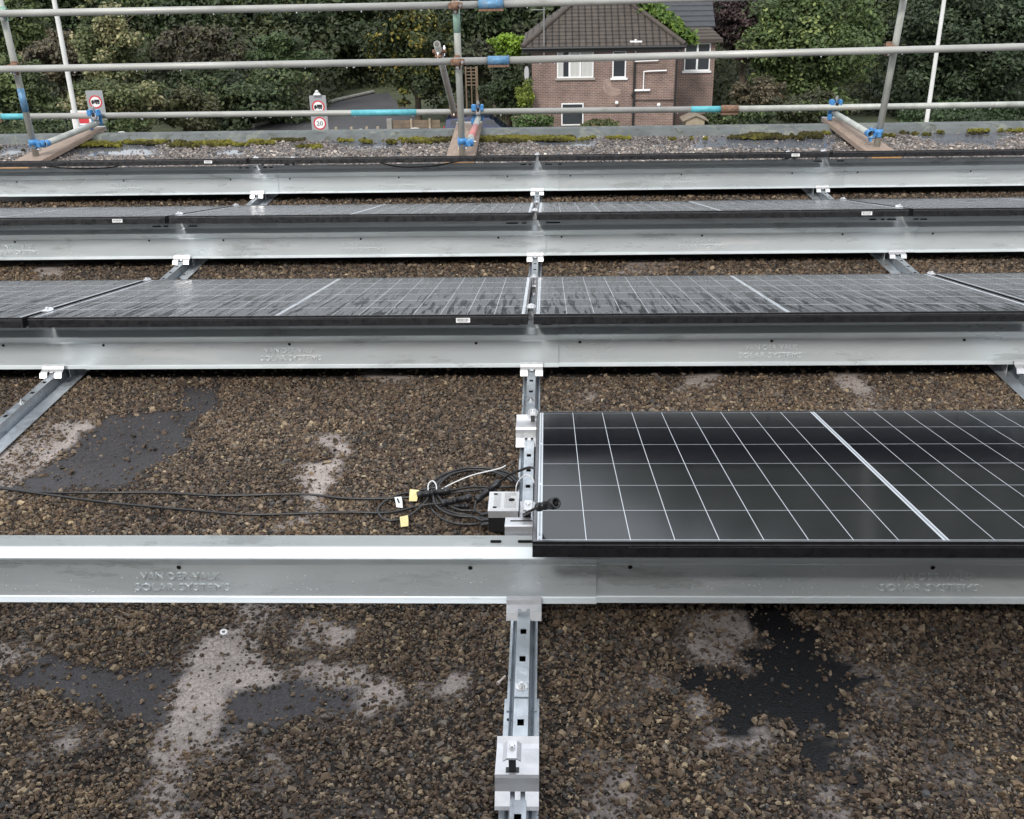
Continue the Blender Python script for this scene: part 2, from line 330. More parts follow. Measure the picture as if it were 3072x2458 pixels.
hz = (fnoise(fx_ * 4, fy_ * 4, 41) - 0.5) * 0.003 * (1 - np.clip(mw * 2, 0, 1))
me = bpy.data.meshes.new('flat_roof')
V = np.stack([fx_, fy_, hz], 1).astype(np.float32)
idx = np.arange(ny * nx).reshape(ny, nx)
Q = np.stack([idx[:-1, :-1], idx[:-1, 1:], idx[1:, 1:], idx[1:, :-1]], -1).reshape(-1, 4)
def np_mesh(me, V, Q, colr=None, extra=None, smooth=True):
    me.vertices.add(len(V)); me.vertices.foreach_set('co', V.astype(np.float32).ravel())
    k = Q.shape[1]
    me.loops.add(Q.size); me.loops.foreach_set('vertex_index', Q.astype(np.int32).ravel())
    me.polygons.add(len(Q)); me.polygons.foreach_set('loop_start', np.arange(0, Q.size, k, dtype=np.int32))
    me.polygons.foreach_set('use_smooth', np.full(len(Q), smooth))
    me.update(calc_edges=True)
    if colr is not None:
        a = me.color_attributes.new('Col', 'FLOAT_COLOR', 'POINT'); a.data.foreach_set('color', np.concatenate([colr, np.ones((len(colr), 1))], 1).astype(np.float32).ravel())
    if extra is not None:
        a = me.color_attributes.new('Mask', 'FLOAT_COLOR', 'POINT'); a.data.foreach_set('color', np.concatenate([extra, np.ones((len(extra), 1))], 1).astype(np.float32).ravel())
np_mesh(me, V, Q, col, np.stack([ml, np.maximum(md, mk), mw], 1))
m = bpy.data.materials.new('roof_membrane'); m.use_nodes = True; n = m.node_tree; b = n.nodes['Principled BSDF']
at = n.nodes.new('ShaderNodeAttribute'); at.attribute_name = 'Col'; am = n.nodes.new('ShaderNodeAttribute'); am.attribute_name = 'Mask'
sp = n.nodes.new('ShaderNodeSeparateColor'); n.links.new(am.outputs['Color'], sp.inputs[0])
tcn = n.nodes.new('ShaderNodeTexCoord')
vg = n.nodes.new('ShaderNodeTexVoronoi'); vg.inputs['Scale'].default_value = 230; n.links.new(tcn.outputs['Object'], vg.inputs['Vector'])
vc = n.nodes.new('ShaderNodeTexVoronoi'); vc.feature = 'DISTANCE_TO_EDGE'; vc.inputs['Scale'].default_value = 32
wn = n.nodes.new('ShaderNodeTexNoise'); wn.inputs['Scale'].default_value = 12; wn.inputs['Detail'].default_value = 3
wv = n.nodes.new('ShaderNodeMix'); wv.data_type = 'VECTOR'; wv.inputs[0].default_value = 0.12; n.links.new(tcn.outputs['Object'], wn.inputs['Vector'])
n.links.new(tcn.outputs['Object'], wv.inputs[4]); n.links.new(wn.outputs['Color'], wv.inputs[5]); n.links.new(wv.outputs[1], vc.inputs['Vector'])
ck = n.nodes.new('ShaderNodeMapRange'); ck.inputs[1].default_value = 0.0; ck.inputs[2].default_value = 0.045; ck.inputs[3].default_value = 0.0; ck.inputs[4].default_value = 1; n.links.new(vc.outputs['Distance'], ck.inputs[0])
cn = n.nodes.new('ShaderNodeTexNoise'); cn.inputs['Scale'].default_value = 3.2; n.links.new(tcn.outputs['Object'], cn.inputs['Vector'])
cm = n.nodes.new('ShaderNodeMapRange'); cm.inputs[1].default_value = 0.5; cm.inputs[2].default_value = 0.6; n.links.new(cn.outputs['Fac'], cm.inputs[0])
c1 = n.nodes.new('ShaderNodeMath'); c1.operation = 'MULTIPLY'; n.links.new(cm.outputs[0], c1.inputs[0])
mxm = n.nodes.new('ShaderNodeMath'); mxm.operation = 'MAXIMUM'; n.links.new(sp.outputs[0], mxm.inputs[0]); n.links.new(sp.outputs[1], mxm.inputs[1]); n.links.new(mxm.outputs[0], c1.inputs[1])
ck2 = n.nodes.new('ShaderNodeMix'); ck2.data_type = 'FLOAT'; n.links.new(c1.outputs[0], ck2.inputs[0]); ck2.inputs[2].default_value = 1; n.links.new(ck.outputs[0], ck2.inputs[3])
dk = n.nodes.new('ShaderNodeMapRange'); dk.inputs[3].default_value = 0.6; dk.inputs[4].default_value = 1.0; n.links.new(ck2.outputs[0], dk.inputs[0])
g1 = n.nodes.new('ShaderNodeMapRange'); g1.inputs[3].default_value = 0.62; g1.inputs[4].default_value = 1.4; n.links.new(vg.outputs['Color'], g1.inputs[0])
mu = n.nodes.new('ShaderNodeMath'); mu.operation = 'MULTIPLY'; n.links.new(dk.outputs[0], mu.inputs[0]); n.links.new(g1.outputs[0], mu.inputs[1])
sc_ = n.nodes.new('ShaderNodeVectorMath'); sc_.operation = 'SCALE'; n.links.new(at.outputs['Color'], sc_.inputs[0]); n.links.new(mu.outputs[0], sc_.inputs['Scale']); n.links.new(sc_.outputs[0], b.inputs['Base Color'])
rr = n.nodes.new('ShaderNodeMapRange'); b.inputs['Specular IOR Level'].default_value = 0.3; rr.inputs[3].default_value = 0.8; rr.inputs[4].default_value = 0.55; n.links.new(sp.outputs[1], rr.inputs[0])
rw = n.nodes.new('ShaderNodeMix'); rw.data_type = 'FLOAT'; n.links.new(sp.outputs[2], rw.inputs[0]); n.links.new(rr.outputs[0], rw.inputs[2]); rw.inputs[3].default_value = 0.10; n.links.new(rw.outputs[0], b.inputs['Roughness'])
bh = n.nodes.new('ShaderNodeMath'); bh.operation = 'ADD'; n.links.new(vg.outputs['Distance'], bh.inputs[0]); n.links.new(ck2.outputs[0], bh.inputs[1])
bp = n.nodes.new('ShaderNodeBump'); bp.inputs['Distance'].default_value = 0.002
bs = n.nodes.new('ShaderNodeMapRange'); bs.inputs[3].default_value = 0.8; bs.inputs[4].default_value = 0.08; n.links.new(mxm.outputs[0], bs.inputs[0])
bs2 = n.nodes.new('ShaderNodeMapRange'); bs2.inputs[1].default_value = 0; bs2.inputs[2].default_value = 1; bs2.inputs[3].default_value = 0.7; bs2.inputs[4].default_value = 0.0; n.links.new(sp.outputs[2], bs2.inputs[0])
n.links.new(bs2.outputs[0], bp.inputs['Strength']); n.links.new(bh.outputs[0], bp.inputs['Height']); n.links.new(bp.outputs[0], b.inputs['Normal'])
me.materials.append(m)
ro = bpy.data.objects.new('roof', me); COL.objects.link(ro); ro['kind'] = 'structure'
# roof edge trim and the walls of the block under the roof
edge_m = mat('roof_edge_felt', (0.105, 0.115, 0.115), 0.7, 0, var=0.25, vscale=6, bump=0.3, bscale=60, dirt=((0.20, 0.21, 0.17), 7, 0.52, 0.6), dirt2=((0.05, 0.055, 0.035), 11, 0.56, 0.7))
e = MB(); e.prismx([(6.72, -0.02), (6.76, 0.035), (6.80, 0.062), (6.90, 0.066), (6.93, 0.04), (6.93, -0.25), (6.72, -0.25)], -9, 9)
eo = e.build('roof_edge', edge_m); eo['kind'] = 'structure'
wm = mat('render_wall', (0.35, 0.33, 0.30), 0.8, 0, var=0.1)
e = MB(); e.bb(-9, 9, -4.3, 6.88, -7.2, -0.26); eo = e.build('building_wall', wm); eo['kind'] = 'structure'

e = MB(); e.bb(-9, 9, -4.6, -4.3, -0.3, 4.45); eo = e.build('added_shade_wall', mat('added_shade_wall_render', (0.34, 0.33, 0.32), 0.85, 0, var=0.2)); tag(eo, 'plain unseen wall added behind the viewer to shade the nearest deflector row', 'wall')  # unseen wall, added to keep sun and low sky off the nearest deflectors
# ------------------------------------------------------------------ loose stone chips (stuff)
def chips(n, cx, cy, size, seed, z0=0.0, flat=0.55):
    rg = np.random.default_rng(seed)
    c = np.array([[-1, -1, -1], [1, -1, -1], [1, 1, -1], [-1, 1, -1], [-1, -1, 1], [1, -1, 1], [1, 1, 1], [-1, 1, 1]], float)
    v = c[None] * (1 + rg.uniform(-0.5, 0.25, (n, 8, 3)))
    v[:, 4:, :2] *= rg.uniform(0.35, 0.9, (n, 1, 2))
    s = size[:, None] * rg.uniform(0.7, 1.3, (n, 3)) * np.array([1.15, 0.8, flat]); v *= s[:, None] * 0.5
    tx, ty, a = rg.normal(0, 0.28, n), rg.normal(0, 0.28, n), rg.uniform(0, 6.283, n)
    x, y, z = v[..., 0], v[..., 1], v[..., 2]
    y, z = y * np.cos(tx)[:, None] - z * np.sin(tx)[:, None], y * np.sin(tx)[:, None] + z * np.cos(tx)[:, None]
    x, z = x * np.cos(ty)[:, None] + z * np.sin(ty)[:, None], -x * np.sin(ty)[:, None] + z * np.cos(ty)[:, None]
    x, y = x * np.cos(a)[:, None] - y * np.sin(a)[:, None], x * np.sin(a)[:, None] + y * np.cos(a)[:, None]
    zz = z0 + (rg.random(n) ** 2)[:, None] * 0.004 + s[:, 2:3] * 0.3
    V = np.stack([x + cx[:, None], y + cy[:, None], z + zz], -1).reshape(-1, 3)
    q = np.array([[0, 3, 2, 1], [4, 5, 6, 7], [0, 1, 5, 4], [1, 2, 6, 5], [2, 3, 7, 6], [3, 0, 4, 7]])
    Q = (np.arange(n)[:, None, None] * 8 + q[None]).reshape(-1, 4)
    return V, Q
def visx(y): return 0.53 * (0.911 * (y + 1.843) + 0.59) + 0.12
regs = [(-1.22, 0.30, 37000, 0.0066), (0.30, 1.62, 31000, 0.0071), (1.62, 2.0, 1500, 0.009), (2.45, 3.15, 13000, 0.009), (3.95, 4.6, 6000, 0.010), (5.2, 6.74, 3600, 0.013)]
VV, QQ, CC = [], [], []; off = 0
for i, (y0, y1, den, sz) in enumerate(regs):
    X = visx(y1); nn = int(den * (y1 - y0) * 2 * X); rg = np.random.default_rng(100 + i)
    px = rg.uniform(-X, X, nn); py = rg.uniform(y0, y1, nn)
    k = np.abs(px) < visx(py)
    if i == 1: k &= ~((px > 0.5) & (py > 0.35) & (py < 1.0))
    px, py = px[k], py[k]
    a, d, bk, wt = masks(px, py, 0.024)
    dens = fnoise(px * 6, py * 6, 55)
    bare = np.maximum(np.maximum(a * 0.955, d * 0.94), bk * 0.965) ** 0.7
    lite = a * (1 - np.clip((fnoise(px * 5, py * 5, 33) - 0.30) * 4, 0, 1)) * 0.5
    acc = np.clip(1 - bare + lite, 0, 1) * (1 - wt * 0.975) * (0.86 + 0.2 * (dens > 0.42))
    k = rg.random(len(px)) < acc; px, py, a, bk = px[k], py[k], a[k], bk[k]; nn = len(px)
    size = sz * np.clip(rg.lognormal(-0.10, 0.42, nn), 0.35, 2.5); size = np.where(a > 0.5, size * 0.85, size)
    V, Q = chips(nn, px, py, size, 200 + i)
    t = rg.random(nn)[:, None]
    pal = np.array([[0.085, 0.059, 0.042], [0.135, 0.096, 0.065], [0.045, 0.036, 0.030], [0.19, 0.145, 0.10], [0.105, 0.086, 0.072], [0.30, 0.235, 0.155], [0.060, 0.058, 0.056], [0.15, 0.125, 0.102]])
    ci = rg.choice(8, nn, p=[0.27, 0.23, 0.15, 0.12, 0.11, 0.025, 0.055, 0.04])
    c = pal[ci] * rg.uniform(0.65, 1.35, (nn, 1)) * (0.72 + 0.6 * fnoise(px * 2.5, py * 2.5, 77))[:, None]
    c = c * (1 + np.clip((fnoise(px * 3.1, py * 3.1, 78) - 0.55) * 3, 0, 1)[:, None] * np.array([0.35, 0.3, 0.15]))
    if i == 5: c = c.mean(1, keepdims=True) * np.array([1.3, 1.25, 1.27]) * .9 + c * .7
    VV.append(V); QQ.append(Q + off); off += len(V); CC.append(np.repeat(c, 8, 0))
me = bpy.data.meshes.new('gravel'); np_mesh(me, np.concatenate(VV), np.concatenate(QQ), np.concatenate(CC), smooth=False); me.materials.append(MT['chip'])
go = bpy.data.objects.new('gravel', me); COL.objects.link(go); tag(go, 'dark brown stone chippings spread over the flat roof', 'gravel', kind='stuff')
# moss along the roof edge
rg = np.random.default_rng(5); px = rg.uniform(-4.9, 4.9, 60000); py = 6.74 - np.abs(rg.normal(0, 0.17, 60000))
k = (fnoise(px * 2.2, py * 5, 91) + (py - 6.6) * 0.5 + 0.25 * (fnoise(px * 9, py * 14, 97) - .5) + 0.3 * (fnoise(px * 25, py * 30, 98) - .5) > 0.625 + 0.03 * np.sin(px * 1.7)) & (py > 6.1); px, py = px[k], py[k]; nn = len(px)
hgt = 0.014 * fnoise(px * 9, py * 9, 92)
V, Q = chips(nn, px, py, rg.uniform(0.012, 0.03, nn), 9, z0=0.004, flat=0.8); V[:, 2] += np.repeat(hgt, 8)
yel = np.clip((fnoise(px * 3, py * 8, 93) - 0.42) * 5, 0, 1)[:, None]
c = np.array([0.055, 0.05, 0.02]) * (1 - yel) + np.array([0.155, 0.145, 0.03]) * yel; c = c * rg.uniform(0.6, 1.3, (nn, 1))
me = bpy.data.meshes.new('moss'); np_mesh(me, V, Q, np.repeat(c, 8, 0), smooth=False); me.materials.append(MT['moss'])
mo = bpy.data.objects.new('moss', me); COL.objects.link(mo); tag(mo, 'yellow green moss clumps along the far roof edge', 'moss', kind='stuff')

# ------------------------------------------------------------------ mounting rails
def rail(x, y0, y1, holes, label, dz=0.0, wide=0.031):
    t = empty('mounting_rail', (x, y0, 0), label, 'metal rail', 'galvanised mounting rails lying on the roof')
    L = y1 - y0; b = MB(); z0 = 0.007 + dz; zt = 0.045 + dz; hw = 0.0125; bw = 0.018
    for s in (-1, 1):
        b.bb(min(s * wide, s * (bw + .001)), max(s * wide, s * (bw + .001)), 0, L, z0, z0 + 0.002)
        b.add([(s * bw, 0, z0), (s * bw, L, z0), (s * hw, L, zt), (s * hw, 0, zt), (s * (bw + .002), 0, z0), (s * (bw + .002), L, z0), (s * (hw + .002), L, zt), (s * (hw + .002), 0, zt)],
              [(0, 1, 2, 3), (7, 6, 5, 4), (0, 3, 7, 4), (1, 5, 6, 2), (3, 2, 6, 7), (0, 4, 5, 1)])
        b.add([(s * (bw + .002), 0, z0 + .002), (s * (bw + .007), 0, z0 + .012), (s * (bw + .007), L, z0 + .012), (s * (bw + .002), L, z0 + .002)], [(0, 1, 2, 3)])
    yy = 0.0; hs = sorted([h - y0 for h in holes if y0 + .02 < h < y1 - .02])
    hl = 0.0092
    for h in hs:
        b.bb(-hw, hw, yy, h - hl, zt - .0015, zt)
        b.bb(-hw, -0.0066, h - hl, h + hl, zt - .0015, zt); b.bb(0.0066, hw, h - hl, h + hl, zt - .0015, zt); yy = h + hl
    b.bb(-hw, hw, yy, L, zt - .0015, zt)
    b.build('channel', MT['galv_rail'], t)
    b = MB(); b.bb(-0.0108, -0.0094, 0, L, zt, zt + 0.0012); b.build('ridge', MT['galv_rail'], t)
    return t
def rail_bolt(x, y, z, parent):
    b = MB(); b.cyl((x, y, z), (x, y, z + .0025), 0.0125, 20); b.cyl((x, y, z + .0025), (x, y, z + .009), 0.0075, 6); b.cyl((x, y, z + .009), (x, y, z + .013), 0.004, 10)
    return b.build('bolt', MT['steel'], parent)
hol = [-1.02, -0.92, -0.60, -0.50, -0.257, -0.063, 0.033, 0.5, 0.6, 0.706, 0.804, 0.899, 1.39, 1.486, 1.6, 1.7, 2.0, 2.1, 2.3, 2.75, 2.846, 2.942, 3.5, 3.6, 4.2, 4.3, 4.397]
a = rail(0, -2.3, -0.145, hol, 'nearest centre mounting rail running out of the bottom of the picture', 0.0, 0.036)
b_ = rail(0.0, -0.185, 1.30, hol, 'centre mounting rail between the near bracket and the black power optimizer', 0.003); rail_bolt(0, 0.185 - .156, 0.048, b_)
c_ = rail(0.0, 1.235, 5.55, hol, 'long far part of the centre mounting rail under the rear panel rows', 0.0); rail_bolt(0, 0.07, 0.046, c_); 
for x, nm in ((-1.742, 'left mounting rail slanting up from the left edge of the picture'), (1.742, 'right mounting rail partly hidden by the panels on the right')):
    a = rail(x, 0.2, 5.55, [0.75, 0.85, 0.95, 1.05, 1.202, 1.397, 1.49, 1.6, 2.75, 2.846, 2.942, 4.2, 4.3, 4.397], nm); rail_bolt(0, 1.115, 0.045, a)
    # wide outer flange seen on the outer rails
    s = 1 if x < 0 else -1
    b = MB(); b.bb(min(s * .026, s * .075), max(s * .026, s * .075), 0, 5.3, 0.009, 0.0115); b.build('flange', MT['galv_rail'], a)

# ------------------------------------------------------------------ rail clips holding the deflectors
P = 1.4555
def make_clip(label):
    t = empty('deflector_clip', (0, 0, 0), label, 'metal clip', 'aluminium clips holding the wind deflectors to the rails')
    b = MB(); pr = [(0.1295, 0.073), (0.1285, 0.0705), (0.118, 0.0685), (0.115, 0.0655)]
    b.sheetx([(0.129, 0.074), (0.118, 0.0705), (0.114, 0.062), (0.103, 0.057)], -0.040, 0.040, 0.0025)
    lo = [(0.1029, 0.0569), (0.092, 0.055), (0.083, 0.040)]
    b.sheetx(lo, -0.040, -0.0135, 0.0025); b.sheetx(lo, 0.0135, 0.040, 0.0025); b.sheetx([(0.1029, 0.0569), (0.096, 0.0556)], -0.0065, 0.0065, 0.0025)
    b.build('bracket', MT['alu'], t)
    b = MB(); b.bb(-0.04, 0.04, 0.117, 0.1185, 0.0708, 0.0722); b.build('upper_rib', MT['alu'], t)
    return t
first = None
rn = {0: 'centre', -1: 'left', 1: 'right'}; rw_ = ['nearest', 'second', 'third', 'farthest']
for r in (0, -1, 1):
    for k in range(4):
        if k == 0 and r != 0: continue
        lb = 'aluminium clip on the %s rail below the %s deflector row' % (rn[r], rw_[k])
        if first is None: first = make_clip(lb)
        c = first if (r, k) == (0, 0) else copy_tree(first); c.location = (r * 1.742, k * P, 0); c['label'] = lb

# ------------------------------------------------------------------ wind deflectors with embossed lettering
def text_mesh(txt, size, extrude, spacing=1.0):
    cu = bpy.data.curves.new('t', 'FONT'); cu.body = txt; cu.size = size; cu.extrude = extrude; cu.align_x = 'CENTER'; cu.space_character = spacing; cu.resolution_u = 2
    o = bpy.data.objects.new('t', cu); COL.objects.link(o); dg = bpy.context.evaluated_depsgraph_get()
    me = bpy.data.meshes.new_from_object(o.evaluated_get(dg)); bpy.data.objects.remove(o); return me
def text_obj(name, txt, size, ext, m, parent, loc, rot=(R(90), 0, 0), width=None, spacing=1.0):
    me = text_mesh(txt, size, ext, spacing)
    if width:
        xs_ = [v.co.x for v in me.vertices]; k = width / (max(xs_) - min(xs_))
        for v in me.vertices: v.co.x *= k
    me.materials.append(m); o = bpy.data.objects.new(name, me); COL.objects.link(o); o.parent = parent; o.location = loc; o.rotation_euler = rot; return o
emb_m = mat('embossed_sheet', (0.80, 0.85, 0.87), 0.3, 0.35)
hole_m = mat('dark_opening', (0.004, 0.004, 0.004), 0.9)
PROF = [(0.129, 0.058), (0.140, 0.0655), (0.1425, 0.068), (0.1425, 0.152), (0.140, 0.157), (0.118, 0.183), (0.1185, 0.186), (0.1375, 0.2045), (0.1390, 0.2075), (0.1465, 0.229)]
def deflector(k, x0, x1, proud, label, slots):
    dy = -0.0042 if proud else 0.0
    xa, xb = (x0, x1) if proud else (x0 - 0.03, x1 + 0.03)
    t = empty('wind_deflector', (x0, k * P, 0), label, 'metal panel', 'galvanised wind deflectors behind the panel rows')
    b = MB(); b.sheetx([(y + dy, z) for y, z in PROF], xa - x0, xb - x0, 0.0013)
    if k == 0:                                   # beads of rain left on the nearest sheets
        rg3 = random.Random(int(x0 * 100) + 5)
        for _ in range(110):
            bx = rg3.uniform(.05, xb - x0 - .02); bz_ = rg3.choice((.082, .086, .09, .10, .12)) + rg3.uniform(-.004, .004) + .01 * math.sin(bx * 9); b.ball((bx, 0.1425 + dy - .0013, bz_), rg3.uniform(.0007, .0018), mi=1, n=3, sq=(1, .6, 1.1))
    b.build('sheet', [MT['galv'], MT['drop']], t)
    for h in (0.076, 0.755, 1.428):
        if x0 + h < x1:
            b = MB(); b.disc((h, 0.1425 + dy - 0.0003 - .0012, 0.1465), 0.0052, (0, -1, 0), 16); b.build('screw_hole', hole_m, t)
    text_obj('embossed_lettering', 'VAN DER VALK', 0.0275, 0.0012, emb_m, t, (0.755, 0.1425 + dy - .0014, 0.1125), width=0.187)
    text_obj('embossed_lettering', 'SOLAR SYSTEMS', 0.0275, 0.0012, emb_m, t, (0.755, 0.1425 + dy - .0014, 0.0825), width=0.223)
    for s0, s1 in slots:
        s0 -= x0; s1 -= x0; b = MB()
        # slot follows the sloping top strip of the profile
        def q(z, o=0.0022): f = (z - .2075) / .0215; return (0.1390 + 0.0075 * f + dy - o, z)
        y1_, z1_ = q(0.2145); y2_, z2_ = q(0.2205)
        b.add([(s0, y1_, z1_), (s1, y1_, z1_), (s1 + .002, (y1_ + y2_) / 2, (z1_ + z2_) / 2), (s1, y2_, z2_), (s0, y2_, z2_), (s0 - .002, (y1_ + y2_) / 2, (z1_ + z2_) / 2)], [(0, 1, 2, 3, 4, 5)])
        b.build('slot', hole_m, t)
    return t
SL = [(-0.137, -0.083), (-0.062, -0.042), (0.037, 0.073), (0.096, 0.150)]
SL1 = [(-0.073, -0.051), (-0.011, 0.10)]
DEF = [(0, -1.55, 0.166, True, SL1), (0, 0.166, 1.92, False, []),
       (1, -3.349, -1.626, False, [(-1.742 + a, -1.742 + b) for a, b in ((-.17, -.155), (-.135, -.105), (-.09, -.08), (.0, .015), (.03, .062), (.085, .1))]), (1, -1.626, 0.097, True, SL[:3]), (1, 0.097, 1.82, False, [SL[3], (1.60, 1.62), (1.635, 1.672)]),
       (2, -3.33, -1.607, False, [(-1.742 + a, -1.742 + b) for a, b in ((-.13, -.09), (-.075, -.055), (.05, .09))]), (2, -1.607, 0.053, True, SL[:2]), (2, 0.053, 1.833, False, [(.055, .12), (1.6, 1.63), (1.655, 1.67), (1.685, 1.725), (1.81, 1.83)]), (2, 1.833, 3.56, True, [(1.84, 1.87)]),
       (3, -5.06, -3.334, False, []), (3, -3.334, -1.611, True, [(-1.742 + a, -1.742 + b) for a, b in ((-.10, -.085), (-.06, -.04), (-.01, .005), (.05, .07), (.09, .11))]), (3, -1.611, 0.128, False, [(-.1, -.07), (-.05, -.035), (.05, .09)]), (3, 0.128, 1.877, True, [(.13, .15), (1.68, 1.73), (1.82, 1.86)]), (3, 1.877, 3.6, False, [])]
dl = {0: ['left piece of the nearest deflector row, bare along its top', 'right piece of the nearest deflector row, tucked under the dry panel'],
      1: ['leftmost piece of the second deflector row', 'middle piece of the second deflector row, left of the centre rail', 'right piece of the second deflector row'],
      2: ['leftmost piece of the third deflector row', 'piece of the third deflector row just left of the centre rail', 'piece of the third deflector row just right of the centre rail', 'rightmost piece of the third deflector row'],
      3: ['short end of a deflector showing at the left edge of the farthest row', 'first full piece of the farthest deflector row from the left', 'piece of the farthest deflector row just left of the centre rail', 'piece of the farthest deflector row just right of the centre rail', 'rightmost piece of the farthest deflector row']}
cnt = {0: 0, 1: 0, 2: 0, 3: 0}
for k, x0, x1, pr, sl_ in DEF:
    deflector(k, x0, x1, pr, dl[k][cnt[k]], sl_); cnt[k] += 1

# ------------------------------------------------------------------ solar panels
PW, PL, TH, TILT = 1.722, 1.134, 0.035, 0.18391
def glass_mat(name, wet):
    m = bpy.data.materials.new(name); m.use_nodes = True; n = m.node_tree; b = n.nodes['Principled BSDF']; L = n.links.new
    uv = n.nodes.new('ShaderNodeUVMap'); uv.uv_map = 'UVMap'; sp = n.nodes.new('ShaderNodeSeparateXYZ'); L(uv.outputs[0], sp.inputs[0])
    def mth(op, a, b2=None, c=None):
        x = n.nodes.new('ShaderNodeMath'); x.operation = op
        for i, q in enumerate((a, b2, c)):
            if q is None: continue
            if isinstance(q, (int, float)): x.inputs[i].default_value = q
            else: L(q, x.inputs[i])
        return x.outputs[0]
    U, V_ = sp.outputs[0], sp.outputs[1]
    def lines(c, start, pitch, w):       # thin lines at start + k*pitch
        f = mth('FRACT', mth('DIVIDE', mth('SUBTRACT', c, start), pitch)); d = mth('MINIMUM', f, mth('SUBTRACT', 1.0, f))
        return mth('LESS_THAN', mth('MULTIPLY', d, pitch), w / 2)
    left = mth('LESS_THAN', U, 0.861); pit = 0.0927
    ul = mth('MULTIPLY', lines(U, 0.0205, pit, 0.0016), mth('MULTIPLY', left, mth('GREATER_THAN', U, 0.03)))
    ur = mth('MULTIPLY', lines(U, 0.867, pit, 0.0016), mth('MULTIPLY', mth('GREATER_THAN', U, 0.87), mth('LESS_THAN', U, 1.695)))
    vl = lines(V_, 0.0155, 0.18383, 0.0045 if wet else 0.0018)
    inn = mth('MULTIPLY', mth('GREATER_THAN', U, 0.0205), mth('LESS_THAN', U, 1.7015))
    vl = mth('MULTIPLY', vl, inn)
    cen = mth('LESS_THAN', mth('ABSOLUTE', mth('SUBTRACT', U, 0.861)), 0.0062)
    cgr = mth('LESS_THAN', mth('ABSOLUTE', mth('SUBTRACT', U, 0.861)), 0.0026)
    edgeL = mth('MULTIPLY', mth('LESS_THAN', U, 0.0205), mth('GREATER_THAN', U, 0.0095)); edgeR = mth('GREATER_THAN', U, 1.7015)
    segL = mth('MULTIPLY', mth('LESS_THAN', mth('ABSOLUTE', mth('SUBTRACT', U, 0.0150)), 0.0018), mth('GREATER_THAN', mth('FRACT', mth('DIVIDE', mth('SUBTRACT', V_, 0.02), 0.3677)), 0.045))
    ln = mth('MAXIMUM', mth('MAXIMUM', ul, ur), mth('MAXIMUM', vl, mth('MAXIMUM', cen, mth('MAXIMUM', edgeL, edgeR))))
    gr = mth('MAXIMUM', mth('MULTIPLY', cgr, cen), segL)
    fv = mth('FRACT', mth('DIVIDE', mth('SUBTRACT', U, 0.0205), 0.0103))
    bus = mth('MULTIPLY', mth('LESS_THAN', fv, 0.06), 0.012)
    base = n.nodes.new('ShaderNodeMix'); base.data_type = 'RGBA'; base.inputs[6].default_value = (0.0055, 0.0058, 0.0085, 1); base.inputs[7].default_value = (0.62, 0.66, 0.70, 1); L(ln, base.inputs[0])
    b2 = n.nodes.new('ShaderNodeMix'); b2.data_type = 'RGBA'; L(base.outputs[2], b2.inputs[6]); b2.inputs[7].default_value = (0.25, 0.27, 0.29, 1); L(mth('MULTIPLY', gr, 0.9), b2.inputs[0])
    L(b2.outputs[2], b.inputs['Base Color'])
    oi = n.nodes.new('ShaderNodeObjectInfo'); va = n.nodes.new('ShaderNodeVectorMath'); va.operation = 'ADD'; L(uv.outputs[0], va.inputs[0]); L(oi.outputs['Location'], va.inputs[1]); co = va.outputs[0]
    b.inputs['IOR'].default_value = 1.5
    if not wet:
        nz = n.nodes.new('ShaderNodeTexNoise'); nz.inputs['Scale'].default_value = 3; L(co, nz.inputs[0])
        L(mth('ADD', mth('MULTIPLY', nz.outputs['Fac'], 0.05), 0.10), b.inputs['Roughness'])
        vo = n.nodes.new('ShaderNodeTexVoronoi'); vo.inputs['Scale'].default_value = 38; L(co, vo.inputs[0])
        so = n.nodes.new('ShaderNodeSeparateColor'); L(vo.outputs['Color'], so.inputs[0])
        dr = mth('MULTIPLY', mth('LESS_THAN', vo.outputs['Distance'], 0.11), mth('GREATER_THAN', so.outputs[0], mth('SUBTRACT', 1.03, mth('MULTIPLY', mth('MAXIMUM', mth('SUBTRACT', U, 0.75), 0.0), 0.7))))
        bp = n.nodes.new('ShaderNodeBump'); bp.inputs['Strength'].default_value = 1; bp.inputs['Distance'].default_value = 0.002; L(dr, bp.inputs['Height']); L(bp.outputs[0], b.inputs['Normal'])
        b.inputs['Specular IOR Level'].default_value = 0.36
    else:
        # beads of rain broken by runs of smooth water that follow the slope
        mp = n.nodes.new('ShaderNodeMapping'); mp.inputs['Scale'].default_value = (62, 4.5, 1); L(co, mp.inputs[0])
        wz = n.nodes.new('ShaderNodeTexNoise'); wz.inputs['Scale'].default_value = 1; wz.inputs['Detail'].default_value = 5; wz.inputs['Distortion'].default_value = 0.5; L(mp.outputs[0], wz.inputs[0])
        film = n.nodes.new('ShaderNodeMapRange'); film.inputs[1].default_value = 0.50; film.inputs[2].default_value = 0.58; L(wz.outputs['Fac'], film.inputs[0])
        vo = n.nodes.new('ShaderNodeTexVoronoi'); vo.feature = 'SMOOTH_F1'; vo.inputs['Scale'].default_value = 105; vo.inputs['Smoothness'].default_value = 0.25; L(co, vo.inputs[0])
        v2 = n.nodes.new('ShaderNodeTexVoronoi'); v2.inputs['Scale'].default_value = 47; L(co, v2.inputs[0])
        so = n.nodes.new('ShaderNodeSeparateColor'); L(v2.outputs['Color'], so.inputs[0])
        big = mth('MULTIPLY', mth('GREATER_THAN', so.outputs[1], 0.72), mth('MAXIMUM', mth('SUBTRACT', 0.3, v2.outputs['Distance']), 0))
        dens = mth('SUBTRACT', 1.0, film.outputs[0])
